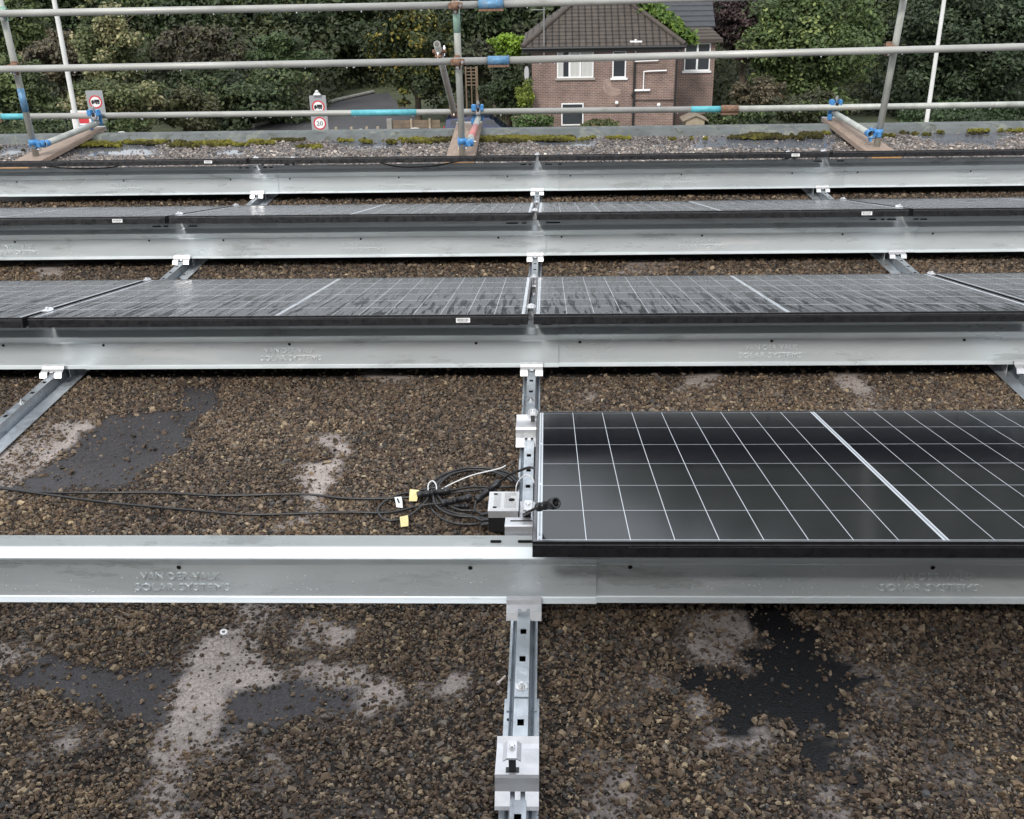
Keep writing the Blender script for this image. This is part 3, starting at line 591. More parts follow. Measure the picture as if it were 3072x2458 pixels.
        h = mth('ADD', mth('MULTIPLY', mth('MAXIMUM', mth('SUBTRACT', 0.42, vo.outputs['Distance']), 0), mth('ADD', mth('MULTIPLY', dens, 0.9), 0.06)), mth('MULTIPLY', big, mth('MULTIPLY', dens, 1.4)))
        bp = n.nodes.new('ShaderNodeBump'); bp.inputs['Strength'].default_value = 0.9; bp.inputs['Distance'].default_value = 0.0065; L(h, bp.inputs['Height']); L(bp.outputs[0], b.inputs['Normal'])
        L(mth('SUBTRACT', mth('ADD', mth('MULTIPLY', dens, 0.10), 0.14), mth('MULTIPLY', mth('GREATER_THAN', big, 0.03), 0.10)), b.inputs['Roughness'])
        b.inputs['Specular IOR Level'].default_value = 0.75
        gl = n.nodes.new('ShaderNodeBsdfGlossy'); gl.inputs['Roughness'].default_value = 0.45; gl.inputs['Color'].default_value = (0.9, 0.9, 0.93, 1); L(bp.outputs[0], gl.inputs['Normal'])
        ms = n.nodes.new('ShaderNodeMixShader'); L(mth('ADD', mth('MULTIPLY', dens, 0.11), 0.03), ms.inputs[0]); L(b.outputs[0], ms.inputs[1]); L(gl.outputs[0], ms.inputs[2])
        L(ms.outputs[0], n.nodes['Material Output'].inputs['Surface'])
    return m
G_DRY = glass_mat('dry_solar_glass', False); G_WET = glass_mat('rain_beaded_solar_glass', True)
def make_panel(gm, label, wetname):
    t = empty('solar_panel', (0, 0, 0), label, 'solar panel', 'black framed solar panels in rows')
    fm = MB(); lip = 0.009
    fm.bb(0, PW, 0, lip, -TH, 0); fm.bb(0, PW, PL - lip, PL, -TH, 0); fm.bb(0, lip, lip, PL - lip, -TH, 0); fm.bb(PW - lip, PW, lip, PL - lip, -TH, 0)
    fm.bb(lip, PW - lip, lip, PL - lip, -0.007, -0.0032)
    fm.bb(0.0, PW, lip, 0.032, -TH, -TH + .0015); fm.bb(0.0, PW, PL - 0.032, PL - lip, -TH, -TH + .0015)
    fo = fm.build('frame', MT['frame'], t, bevel=0.0006)
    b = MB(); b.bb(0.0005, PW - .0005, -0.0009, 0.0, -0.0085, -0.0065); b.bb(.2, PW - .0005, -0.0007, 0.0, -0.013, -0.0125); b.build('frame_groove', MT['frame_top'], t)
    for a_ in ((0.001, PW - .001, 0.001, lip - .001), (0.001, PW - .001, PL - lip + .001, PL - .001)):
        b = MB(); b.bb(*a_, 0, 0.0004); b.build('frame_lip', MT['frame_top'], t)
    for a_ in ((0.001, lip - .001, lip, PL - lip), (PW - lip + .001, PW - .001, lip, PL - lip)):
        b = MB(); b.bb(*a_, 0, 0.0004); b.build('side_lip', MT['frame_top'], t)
    me = bpy.data.meshes.new('glass'); z = -0.0012
    me.from_pydata([(lip, lip, z), (PW - lip, lip, z), (PW - lip, PL - lip, z), (lip, PL - lip, z), (lip, lip, z - .0018), (PW - lip, lip, z - .0018), (PW - lip, PL - lip, z - .0018), (lip, PL - lip, z - .0018)], [], [(0, 1, 2, 3), (4, 7, 6, 5)])
    ul = me.uv_layers.new(name='UVMap')
    for lp in me.loops: c = me.vertices[lp.vertex_index].co; ul.data[lp.index].uv = (c.x, c.y)
    me.materials.append(gm); go = bpy.data.objects.new('glass', me); COL.objects.link(go); go.parent = t
    j = MB(); j.bb(0.8, 0.92, PL * .5 - .05, PL * .5 + .05, -0.025, -0.0075); j.build('junction_box', MT['black'], t)
    t.rotation_euler = (-TILT, 0, 0)
    return t
def at_panel(k, x): return (x, k * P, 0.301)
prow = make_panel(G_DRY, 'nearest and dry solar panel with a clear white cell grid', 0); prow.location = at_panel(0, 0.0225)
protoW = None
pl_names = {1: ['leftmost rain-beaded panel of the second row', 'rain-beaded panel of the second row just left of the centre rail', 'rain-beaded panel of the second row just right of the centre rail', 'rightmost rain-beaded panel of the second row'],
            2: ['leftmost wet panel of the third row', 'wet panel of the third row just left of the centre rail', 'wet panel of the third row just right of the centre rail', 'rightmost wet panel of the third row'],
            3: ['leftmost panel of the farthest row, seen edge on', 'panel of the farthest row just left of the centre rail, seen edge on', 'panel of the farthest row just right of the centre rail, seen edge on', 'rightmost panel of the farthest row, seen edge on']}
def barcode(panel, x, w=0.05):
    b = MB(); b.bb(x, x + w, -0.0016, -0.0006, -0.027, -0.011); q = b.build('barcode_label', MT['white'], panel)
    b = MB(); rg2 = random.Random(int(x * 1000))
    xx = x + .004
    while xx < x + w - .006:
        ww = rg2.choice((.0008, .0015)); b.bb(xx, xx + ww, -0.0019, -0.0017, -0.021, -0.0135); xx += ww + rg2.choice((.001, .002))
    b.bb(x + .006, x + w - .01, -0.0019, -0.0017, -0.0245, -0.0232); b.build('barcode', MT['black'], q)
panels = {}
for k in (1, 2, 3):
    for i, x in enumerate((-3.474, -1.732, 0.010, 1.752)):
        if protoW is None: protoW = make_panel(G_WET, pl_names[1][0], 1); pn = protoW
        else: pn = copy_tree(protoW)
        pn.location = at_panel(k, x); pn['label'] = pl_names[k][i]; panels[(k, i)] = pn
for (k, i), u in {(1, 1): 1368, (2, 0): 336, (2, 2): 2583, (3, 1): 612, (3, 2): 2373}.items():
    p0 = aty(u, {1: 952, 2: 650, 3: 478}[k], k * P); barcode(panels[(k, i)], p0.x - panels[(k, i)].location.x, 0.048)

# ------------------------------------------------------------------ panel supports and clamps
def low_support(x, y, label):
    t = empty('low_support', (x, y, 0), label, 'metal bracket', 'low aluminium panel supports on the rails')
    b = MB(); x0, x1 = -0.042, 0.037
    # outline in (y,z): back lip, top shelf with a step, front face flaring at the foot; notched over the rail
    top = [(0.100, 0.064), (0.097, 0.076), (0.090, 0.070), (0.078, 0.0675), (0.030, 0.075), (0.0275, 0.0775), (0.0, 0.080), (-0.002, 0.077), (-0.004, 0.066), (-0.009, 0.052)]
    b.sheetx(top[::-1][::-1], x0, x1, 0.003)
    foot = [(-0.009, 0.0515), (-0.013, 0.049), (-0.030, 0.036), (-0.034, 0.031)]
    b.sheetx(foot, x0, -0.0145, 0.003); b.sheetx(foot, 0.0125, x1, 0.003); b.sheetx(foot[:3], -0.006, 0.004, 0.003)
    for a_, c_2 in ((x0, -0.019), (0.019, x1)): b.bb(a_, c_2, 0.0, 0.09, 0.012, 0.0145); b.bb(a_ if a_ < 0 else c_2 - .003, a_ + .003 if a_ < 0 else c_2, -0.005, 0.095, 0.0145, 0.066)
    b.build('bracket', MT['alu'], t)
    b = MB(); b.bb(-0.024, 0.020, 0.013, 0.0165, 0.0785, 0.0797); b.build('slot', hole_m, t)
    return t
def clamp(loc, label, black_stem=True, stem=0.028, group='silver clamps gripping the panel edges', rz=0.0):
    t = empty('panel_clamp', loc, label, 'metal clamp', group); t.rotation_euler = (0, 0, rz)
    b = MB(); b.prismx([(-0.020, stem), (0.024, stem), (0.024, stem + .004), (-0.020, stem + .004)], -0.0085, 0.0085)
    for s in (-1, 1): b.add([(s * .0084, -0.020, stem + .004), (s * .0084, 0.024, stem + .004), (s * .0165, 0.024, stem - .003), (s * .0165, -0.020, stem - .003), (s * .0084, -0.020, stem + .001), (s * .0084, 0.024, stem + .001), (s * .0145, 0.024, stem - .004), (s * .0145, -0.020, stem - .004)],
        [(0, 1, 2, 3), (7, 6, 5, 4), (0, 3, 7, 4), (1, 5, 6, 2), (2, 6, 7, 3), (0, 4, 5, 1)])
    b.build('cap', MT['alu'], t)
    b = MB(); b.cyl((0, 0.006, stem + .004), (0, 0.006, stem + .008), 0.0058, 14); b.tube([(0, 0.006, stem + .008), (0, 0.006, stem + .0105)], 0.0042, 14, radii=[0.0055, 0.0035]); b.build('bolt', MT['steel'], t)
    b = MB(); b.bb(-0.0065, 0.0065, -0.004, 0.004, 0.0, stem - .001)
    b.bb(-0.012, 0.012, -0.006, 0.006, 0, 0.006); b.build('stem', MT['black'] if black_stem else MT['alu'], t)
    return t
low_support(0, -0.435, 'low support bracket at the bottom of the picture with a loose clamp on it')
clamp((-0.0105, -0.425, 0.078), 'clamp standing upright on the nearest low bracket, holding nothing', stem=0.047)
low_support(0, 1.0205, 'low support bracket under the far corner of the dry panel')
for k in (1, 2, 3):
    for r in (0, -1, 1): low_support(r * 1.742, 1.0205 + k * P, 'low support bracket under the %s panel row on the %s rail' % (rw_[k], rn[r]))
def high_support(x, k, label):
    t = empty('high_support', (x, k * P, 0), label, 'metal bracket', 'tall aluminium panel supports behind the deflectors')
    b = MB(); x0, x1 = -0.042, 0.037
    b.sheetx([(0.203, 0.228), (0.200, 0.2385), (0.190, 0.2405), (0.155, 0.2470), (0.1535, 0.246), (0.153, 0.222), (0.156, 0.2)], x0, x1, 0.003)
    for a_ in (x0, x1 - .003):
        b.add([(a_ + d, y, z) for d in (0, .003) for y, z in ((0.162, 0.235), (0.198, 0.230), (0.20, 0.012), (0.16, 0.012))], [(0, 1, 2, 3), (7, 6, 5, 4), (0, 4, 5, 1), (1, 5, 6, 2), (2, 6, 7, 3), (3, 7, 4, 0)])
    b.build('bracket', MT['alu'], t)
    b = MB(); b.bb(-0.030, 0.02, 0.176, 0.179, 0.2462, 0.2475); b.build('slot', hole_m, t)
    return t
for k in range(4):
    for r in (0, -1, 1):
        if k == 0 and r: continue
        high_support(r * 1.742, k, 'tall support bracket under the %s panel row on the %s rail' % (rw_[k], rn[r]))
def on_panel(k, yy, h=0.0): return (k * P + yy * math.cos(TILT), 0.301 - yy * math.sin(TILT) + h)
yy, zz = on_panel(0, 0.215); clamp((0.010, yy, zz - .040), 'clamp on the left edge of the dry panel beside the power optimizer', stem=0.042)
yy, zz = on_panel(0, 1.105); clamp((0.010, yy, zz - .038), 'clamp at the far left corner of the dry panel', stem=0.041)
for k in (1, 2, 3):
    for r in (0, -1, 1):
        for yq, nm in ((0.16, 'near'), (1.105, 'far')):
            yy, zz = on_panel(k, yq); clamp((r * 1.742, yy, zz - .036), 'mid clamp at the %s end of the %s row joint over the %s rail' % (nm, rw_[k], rn[r]), False, stem=0.038)

# ------------------------------------------------------------------ power optimizer, cables, connectors, ties and tags
t = empty('power_optimizer', (-0.062, 0.555, 0.03), 'flat black and silver power optimizer box fixed beside the centre rail', 'power optimizer')
b = MB(); b.bb(-0.040, 0.040, -0.052, 0.052, -0.012, 0.052); b.build('case', MT['black'], t, bevel=0.004)
b = MB(); b.bb(-0.0405, 0.0405, -0.0535, 0.052, 0.0525, 0.056); b.bb(-0.0405, 0.0405, -0.0535, -0.0515, 0.034, 0.0525); b.build('cover_plate', MT['alu'], t, bevel=0.001)
b = MB(); b.bb(-0.036, 0.036, -0.048, 0.047, 0.0562, 0.0566); lab = b.build('rating_label', mat('label_silver', (0.6, 0.6, 0.6), 0.45, 0.2, var=0.05, vscale=80), t)
b = MB(); rg2 = random.Random(3)
for row in range(15):
    yv = 0.040 - row * 0.0055
    for x0, x1 in ((-0.026, -0.008), (0.002, 0.018 if 2 < row < 9 else 0.033)):
        x = x0
        while x < x1: ww = rg2.uniform(.0015, .004); b.bb(x, min(x + ww, x1), yv, yv + .0012, 0.0568, 0.0569); x += ww + .0009
for cx, cy in ((-0.022, 0.036), (-0.022, -0.036)): b.bb(cx - .006, cx + .004, cy - .004, cy + .004, 0.057, 0.0572)
b.build('label_print', hole_m, lab)
b = MB(); b.disc((0.021, 0.004, 0.0574), 0.0085, (0, 0, 1), 20); b.build('round_opening', hole_m, t)
b = MB(); b.bb(0.042, 0.068, -0.055, 0.06, 0.018, 0.0205); b.bb(0.042, 0.0445, -0.055, 0.06, -0.01, 0.018); b.build('mounting_plate', MT['alu'], t)
b = MB(); b.cyl((0.055, 0.02, 0.0205), (0.055, 0.02, 0.026), 0.007, 6); b.build('bolt', MT['steel'], t)
b = MB()
for yv in (-0.035, -0.012, 0.02): b.tube([(-0.040, yv, 0.006), (-0.052, yv, 0.004), (-0.058, yv + .002, 0.0)], 0.006, 10)
b.build('cable_gland', MT['black'], t)
def cable(pts, label, r=0.0035, name='cable', n=6, m=None, group='black cables lying on the gravel'):
    b = MB(); b.tube(smooth_path(pts, n), r, 8); o = b.build(name, m or MT['cable']); tag(o, label, name.replace('_', ' ') if ' ' not in name else name, group); return o
cable([(-1.75, .79, .012), (-1.588, .777, .012), (-1.423, .738, .013), (-1.256, .728, .016), (-1.071, .733, .014), (-.881, .716, .013), (-.653, .721, .015), (-.533, .704, .012), (-.441, .695, .014), (-.331, .694, .02), (-.309, .688, .03)], 'upper string cable running in from the left edge to the tied coil')
cable([(-1.75, .78, .012), (-1.583, .767, .013), (-1.393, .724, .012), (-1.187, .673, .014), (-.947, .634, .013), (-.762, .610, .012), (-.517, .619, .014), (-.385, .619, .013), (-.30, .649, .018), (-.241, .639, .03)], 'lower string cable sagging in from the left edge to a connector')
coil = empty('cable_coil', (-0.2, 0.68, 0.012), 'coil of black optimizer leads tied in loops on the gravel', 'cable coil')
def cc(pts, r=0.0036):
    b = MB(); b.tube([p - Vector((-0.2, 0.68, 0.012)) for p in smooth_path(pts, 6)], r, 8); return b.build('lead', MT['cable'], coil)
Z = 0.014
cc([(-.120, .535, .03), (-.146, .554, Z), (-.197, .559, Z), (-.237, .588, Z), (-.268, .639, Z), (-.279, .697, Z), (-.279, .746, .02), (-.245, .82, .018), (-.179, .857, .018), (-.11, .851, .02), (-.054, .819, .02), (-.028, .779, .02), (-.038, .757, .02), (-.092, .751, .02), (-.158, .749, .022), (-.225, .712, .03)])
cc([(-.120, .545, .03), (-.161, .591, .02), (-.2, .604, .02), (-.242, .639, .02), (-.266, .703, .022), (-.264, .757, .026), (-.231, .82, .025), (-.178, .844, .026), (-.109, .841, .026), (-.062, .813, .026), (-.036, .776, .026), (-.03, .74, .03)])
cc([(-.120, .575, .03), (-.149, .609, .024), (-.188, .614, .024), (-.23, .65, .024), (-.258, .703, .026), (-.252, .76, .03), (-.225, .812, .03), (-.172, .834, .032), (-.112, .83, .03), (-.07, .80, .03), (-.045, .766, .03)])
cc([(-.29, .70, .03), (-.285, .75, .026), (-.255, .812, .026), (-.19, .850, .030), (-.118, .846, .032), (-.06, .822, .03), (-.03, .785, .03), (-.04, .76, .03)])
cc([(-.115, .56, .03), (-.15, .575, .024), (-.21, .59, .024), (-.255, .64, .024), (-.27, .70, .028)])
cc([(-.258, .703, .02), (-.196, .719, .022), (-.133, .729, .024), (-.09, .735, .022)])
cc([(-.326, .738, .012), (-.369, .719, Z), (-.404, .681, Z), (-.417, .639, Z), (-.411, .609, Z), (-.389, .578, Z), (-.356, .576, Z), (-.332, .591, Z), (-.306, .629, .016), (-.287, .671, .02), (-.279, .70, .024), (-.272, .74, .02)])
cc([(-.326, .738, .012), (-.30, .735, .022), (-.25, .735, .03)])
def connector(a, bq, label, r=0.0115, nested=None):
    a = Vector(a); bq = Vector(bq); d = (bq - a); L = d.length; d.normalize()
    t = empty('cable_connector', a, label, 'cable connector', 'black plug-in cable connectors')
    b = MB(); pts = []; rad = []
    for f, rr in ((0, .55), (0.01, .9), (0.16, 1.0), (0.165, .8), (0.2, .72), (0.42, .72), (0.425, .95), (0.47, .95), (0.475, .72), (0.8, .72), (0.81, 1.0), (0.98, .95), (1.0, .5)):
        pts.append(d * (L * f)); rad.append(r * rr)
    b.tube(pts, r, 12, radii=rad); b.build('housing', MT['black'], t)
    b = MB(); s = d.orthogonal().normalized()
    for f in (0.24, 0.29, 0.34, 0.56, 0.62, 0.68):
        b.tube([d * (L * f), d * (L * (f + .02))], r * .86, 10)
    b.build('grip_ribs', MT['black'], t)
    return t
connector((-.314, .687, .030), (-.221, .712, .032), 'connector joined to the upper string cable beside a yellow tag')
connector((-.241, .639, .030), (-.158, .668, .034), 'connector at the end of the lower string cable')
connector((-.141, .622, .050), (-.080, .689, .070), 'slanting connector above the optimizer feeding the panel')
connector((-.206, .643, .020), (-.163, .638, .022), 'short connector lying in the middle of the coil', 0.008)
cable([(-.080, .689, .070), (-.055, .671, .10), (-.02, .606, .15), (.019, .526, .2), (.06, .5, .17)], 'cable rising from the slanting connector into the panel frame', group=None)
cable([(-.141, .622, .050), (-.143, .60, .035), (-.128, .585, .03), (-.112, .575, .03)], 'short lead bending from the slanting connector to the optimizer', group=None)
cable([(.02, .30, .17), (.004, .25, .21), (.000, .20, .25), (.006, .165, .272), (.020, .140, .296), (.033, .128, .310)], 'bent lead holding up a connector above the panel corner', 0.0034, group=None)
oc = connector((.033, .128, .310), (.066, .092, .340), 'open connector pointing up over the near left corner of the dry panel', 0.0105)
b = MB(); d_ = (Vector((.066, .092, .340)) - Vector((.033, .128, .310))); e_ = d_.normalized(); b.pipe(d_ * .96, d_ + e_ * .012, .0128, .0085, 16); b.build('locking_collar', MT['black'], oc)
b = MB(); b.disc(d_ + e_ * .004, .0084, e_, 16); b.disc(d_ + e_ * .0125, .004, e_, 12); b.build('socket', hole_m, oc)
def tie(pts, label, r=0.0019): 
    b = MB(); b.tube(smooth_path(pts, 6), r, 6); o = b.build('zip_tie', MT['white']); tag(o, label, 'cable tie', 'white cable ties'); return o
tie([(-.283, .705, .03), (-.284, .722, .045), (-.274, .735, .05), (-.262, .722, .045), (-.258, .705, .03), (-.246, .719, .032), (-.21, .735, .045), (-.157, .752, .06), (-.086, .77, .07), (-.065, .781, .075)], 'white cable tie with a long tail round the left side of the coil')
tie([(-.034, .685, .04), (-.031, .691, .062), (-.021, .718, .066), (-.005, .735, .068), (.011, .726, .065), (.019, .707, .055)], 'white cable tie looped over the centre rail beside the panel')
def tagq(pts, m, label, dz=.001):
    t = empty('cable_tag', pts[0], label, 'tag', 'tags stuck on the cables'); P0 = Vector(pts[0])
    q = [Vector(p) - P0 for p in pts]; b = MB()
    mid1 = (q[0] + q[3]) / 2 + Vector((0, 0, .004)); mid2 = (q[1] + q[2]) / 2 + Vector((0.001, 0, .005))
    vs = [q[0], q[1], mid2, mid1, q[2], q[3]]; vs = vs + [v - Vector((0, 0, dz)) for v in vs]
    b.add(vs, [(0, 1, 2, 3), (3, 2, 4, 5), (6, 9, 8, 7), (9, 11, 10, 8), (0, 6, 7, 1), (1, 7, 8, 2), (2, 8, 10, 4), (4, 10, 11, 5), (5, 11, 9, 3), (3, 9, 6, 0)]); b.build('flag', m, t); return t
tagq([(-.336, .712, .036), (-.309, .706, .036), (-.312, .668, .022), (-.334, .668, .022)], MT['yellow'], 'yellow tape tag at the left end of the upper connector')
tagq([(-.349, .580, .022), (-.328, .590, .022), (-.321, .543, .016), (-.341, .537, .016)], MT['yellow'], 'yellow tape tag on the lower left loop of the coil')
tw = tagq([(-.378, .690, .022), (-.359, .694, .022), (-.349, .641, .016), (-.367, .645, .016)], MT['white'], 'white paper tag hanging on the upper string cable')
b = MB(); b.add([(x + .378, y - .690, z - .022) for x, y, z in ((-.370, .676, .0262), (-.366, .677, .0262), (-.358, .656, .0235), (-.362, .655, .0235))], [(0, 1, 2, 3)]); b.build('pen_mark', hole_m, tw)
# small fixings dropped on the roof
b = MB(); b.disc((0, 0, 0.0018), 0.0085, (0, 0, 1), 20, ri=0.0042); b.disc((0, 0, 0), 0.0085, (0, 0, 1), 20, ri=0.0042)
b.pipe((0, 0, 0), (0, 0, 0.0017), 0.0085, 0.0042, 20); o = b.build('washer', MT['white'], loc=(-0.69, 0.073, 0.013)); o.rotation_euler = (0.2, 0.15, 0); tag(o, 'small white washer lying on bare roof left of the centre', 'washer')
b = MB(); b.cyl((0, 0, 0), (0.012, 0.018, 0.001), 0.0026, 10); b.cyl((0, 0, 0), (-0.004, -0.006, 0), 0.0046, 6); o = b.build('loose_bolt', mat('pale_bolt', (0.6, 0.5, 0.45), 0.4, 0.4), loc=(-0.049, -0.098, 0.014)); tag(o, 'loose bolt lying on the gravel beside the centre rail', 'bolt')

# ------------------------------------------------------------------ scaffold guard rail
TR = 0.02415
def scaf_tube(a, b2, label, m, marks=(), drops=0, seed=1, hollow=True):
    a = Vector(a); b2 = Vector(b2); t = empty('scaffold_tube', a, label, 'scaffold tube', 'grey scaffold tubes of the guard rail')
    d = b2 - a; L = d.length; dn = d.normalized()
    mb = MB(); mb.pipe((0, 0, 0), d, TR, TR - .004, 20); mb.build('pipe', m, t)
    for f0, f1, mm, nm in marks:
        mb = MB(); mb.pipe(dn * f0, dn * f1, TR + .0008, TR, 20); mb.build(nm, MT[mm], t)
    if drops:
        rg2 = random.Random(seed); mb = MB()
        for i in range(drops):
            f = rg2.uniform(0.1, L - .1); s = rg2.uniform(.003, .006); p = dn * f + Vector((0, 0, -TR - s * .7)); mb.ball(p, s, n=4, sq=(1, 1, 1.5))
        mb.build('hanging_drops', MT['drop'], t)
    return t
def coupler(c, a1, a2, mat_, label, s=1.0, bolt='steel', nut=True):
    c = Vector(c); a1 = Vector(a1).normalized(); a2 = Vector(a2).normalized(); nrm = a1.cross(a2).normalized()
    t = empty('scaffold_coupler', c, label, 'coupler', 'couplers clamping the scaffold tubes together')
    for i, (ax, sg) in enumerate(((a1, -1), (a2, 1))):
        o = nrm * (sg * (TR + .0015)); mb = MB(); mb.pipe(o - ax * .023, o + ax * .023, TR + .0065 * s, TR + .0012, 18)
        side = ax.cross(nrm).normalized()
        rot = Matrix((side, ax, nrm)).transposed()
        mb.box(o + side * (TR + .016), (.026, .040, .014), rot=rot); mb.box(o - side * (TR + .010), (.016, .036, .022), rot=rot)
        mb.build('collar', MT[mat_], t)
        if nut:
            mb = MB(); q = o + side * (TR + .016) ; mb.cyl(q - nrm * .03, q + nrm * .045, .006, 8); mb.cyl(q + nrm * .018, q + nrm * .032, .0115, 6); mb.build('bolt', MT[bolt], t)
    mb = MB(); mb.box((0, 0, 0), (.034, .034, .012), rot=Matrix((a1, a2, nrm)).transposed()); mb.build('saddle', MT[mat_], t)
    return t
X = Vector((1, 0, 0)); Yv = Vector((0, 1, 0)); Zv = Vector((0, 0, 1))
POSTS = [(-3.81, 5.93, 'left', 0.045), (-0.556, 5.755, 'centre', 0.045), (2.49, 5.92, 'right', 0.045)]
for x, y, nm, zb in POSTS:
    mk = {'left': [(0.33, 0.50, 'dblue', 'blue_paint_band')], 'centre': [(0.85, 1.04, 'green', 'green_paint_band')], 'right': []}[nm]
    lean = {'left': -0.05, 'centre': -0.012, 'right': 0.10}[nm]
    scaf_tube((x, y, zb), (x + lean, y, 1.75), '%s upright tube of the guard rail standing on a board' % nm, MT['post'], mk)
yr = 5.80
def rz(x, tab):
    return float(np.interp(x, [p[0] for p in tab], [p[1] for p in tab]))
T_ = [(-5.2, 1.062), (-3.82, 1.068), (-.576, 1.075), (1.126, 1.098), (5, 1.135)]; M_ = [(-5.2, .685), (-3.9, .694), (-.59, .708), (1.026, .727), (5, .752)]
tl, tr_ = (-5.2, 5.86, rz(-5.2, T_)), (-0.318, 5.70, rz(-.318, T_)); tr2 = (5.0, 5.86, 1.135)
scaf_tube(tl, tr_, 'top guard rail tube left of the blue sleeve', MT['tube'], drops=16, seed=4)
scaf_tube(tr_, tr2, 'top guard rail tube right of the blue sleeve', MT['tube'], drops=8, seed=5)
scaf_tube((-5.2, 5.86, rz(-5.2, M_)), (-0.275, 5.70, rz(-.275, M_)), 'middle guard rail tube left of the blue sleeve', MT['tube'], drops=12, seed=6)
scaf_tube((-0.275, 5.70, rz(-.275, M_)), (5, 5.86, .752), 'middle guard rail tube right of the blue sleeve', MT['tube'], drops=8, seed=7)
bz = 0.19
scaf_tube((-4.62, 7.02, bz), (1.562, 6.90, bz), 'long bottom tube along the roof edge with teal painted bands', MT['tube'], [(0.03, 0.27, 'teal', 'teal_band'), (3.05, 3.60, 'teal', 'teal_band'), (5.87, 6.12, 'teal', 'teal_band')], drops=26, seed=8)
scaf_tube((1.562, 6.90, bz), (5.2, 6.96, bz), 'bottom tube along the roof edge right of the rusty sleeve', MT['post'], drops=16, seed=9)
def sleeve(c, m, label, L=.105, bolts='blue'):
    t = empty('sleeve_coupler', c, label, 'sleeve coupler', 'sleeves joining two tubes end to end')
    mb = MB(); mb.pipe((-L / 2, 0, 0), (L / 2, 0, 0), TR + .007, TR + .001, 20); mb.build('sleeve', MT[m], t)
    mb = MB(); mb.bb(-L / 2, L / 2, -.02, .012, -TR - .019, -TR - .004)
    mb.build('flange', MT['rust'], t)
    for s in (-1, 1): mb = MB(); mb.cyl((s * L * .28, -.035, -TR - .012), (s * L * .28, .02, -TR - .012), .008, 6); mb.build('bolt', MT['rust'], t)
sleeve((-.318, 5.70, rz(-.318, T_)), 'dblue', 'blue sleeve joining the top guard rail right of the centre upright', .17)
sleeve((-.275, 5.70, rz(-.275, M_)), 'dblue', 'worn blue sleeve joining the middle guard rail', .15)
sleeve((1.562, 6.90, bz), 'rust', 'rusty brown sleeve on the bottom tube beside a teal band', .14)
sleeve((-4.64, 7.02, bz), 'cream', 'cream sleeve at the left end of the bottom tube', .12)
for (x, y, nm, zb), mm, mt_ in zip(POSTS, ('rust', 'rust', 'rust'), ('green', 'rust', 'rust')):
    coupler((x - .01, y - .045, rz(x, M_)), X, Zv, mm, 'rusty coupler on the middle rail at the %s upright' % nm)
    coupler((x - .01, y - .045, rz(x, T_)), X, Zv, mt_, 'coupler on the top rail at the %s upright' % nm)
TRN = [(-3.80 + .065, 'left'), (-0.556 + .05, 'centre'), (2.49 - .055, 'right')]
for (x, nm), (px_, py_, _, _) in zip(TRN, POSTS):
    m_ = MT['post']
    mk = [(0.0, 0.07, 'blue', 'blue_paint_band')] if nm != 'centre' else [(0.25, 0.75, 'red', 'red_paint_band')]
    scaf_tube((x, py_ + .005, 0.135), (x, 7.02, 0.138), 'short cross tube from the %s upright to the bottom tube' % nm, m_, mk)
    s = 1 if nm != 'right' else -1
    coupler((px_ + s * .028, py_, 0.14), Yv, Zv, 'blue', 'bright blue coupler at the foot of the %s upright' % nm)
    mb = MB(); mb.pipe((0, 0, -.02), (0, 0, .02), TR + .008, TR + .001, 18); o = mb.build('scaffold_band', MT['blue'], loc=(px_, py_, 0.155)); tag(o, 'blue band clamped round the foot of the %s upright' % nm, 'band', 'blue bands at the post feet')
    t = empty('scaffold_coupler', (x, 6.93, 0.165), 'bright blue coupler gripping the bottom tube by the %s cross tube' % nm, 'coupler', 'couplers clamping the scaffold tubes together')
    mb = MB(); mb.bb(-.055, -.018, -.03, .02, .035, .085); mb.bb(.02, .045, -.03, .02, .035, .085); mb.bb(-.06, -.03, -.035, .01, -.075, -.03); mb.bb(-.05, .04, .028, .04, -.05, .07); mb.build('jaw', MT['blue'], t, bevel=.005)
    mb = MB(); mb.cyl((0, -.005, .03), (0, -.005, .115), .009, 8); mb.cyl((0, -.005, .088), (0, -.005, .105), .014, 6); mb.build('bolt', MT['steel'], t)
    mb = MB(); mb.pipe((-.018, -.002, .025), (.018, -.002, .025), TR + .007, TR + .001, 16); mb.build('saddle', MT['alu'], t)
    mb = MB(); mb.bb(-.012, .012, -.034, -.028, .03, .06); mb.build('gap_plate', MT['black'], t)
A = Vector((-0.699, 5.70, 0.815)); B = Vector((-0.703, 6.86, 0.205)); dd = (B - A).normalized()
scaf_tube(A - dd * .03, B + dd * .03, 'open ended brace tube sloping from the middle rail to the bottom tube', MT['tube'])
coupler((-0.70, 5.765, 0.745), X, dd, 'rust', 'rusty coupler holding the top end of the sloping brace'); coupler((-0.70, 6.88, 0.21), X, dd, 'rust', 'rusty coupler holding the lower end of the sloping brace')
BRD = [((-3.80, 5.55), (-3.83, 7.08), 'left'), ((-0.566, 5.55), (-0.592, 7.05), 'centre'), ((2.47, 5.6), (2.47, 7.06), 'right')]
for (ax, ay), (bx, by), nm in BRD:
    t = empty('scaffold_board', (ax, ay, 0), 'wooden scaffold board under the %s upright, pointing over the roof edge' % nm, 'wooden board', 'scaffold boards under the uprights')
    d = Vector((bx - ax, by - ay, 0.05)); L = d.length; d.normalize(); sd = Vector((d.y, -d.x, 0)).normalized(); up = sd.cross(d); rot = Matrix((sd, d, up)).transposed()
    mb = MB(); mb.box(d * L / 2 + up * .022, (.212, L, .036), rot=rot); mb.build('plank', MT['board'], t, bevel=.003)
    mb = MB(); mb.box(d * (-.002) + up * .022, (.21, .004, .034), rot=rot); mb.build('cut_end', MT['boardcut'], t)
    mb = MB(); mb.box(d * (L - .01) + up * .022, (.216, .03, .040), rot=rot); mb.build('end_band', MT['galv_rail'], t)

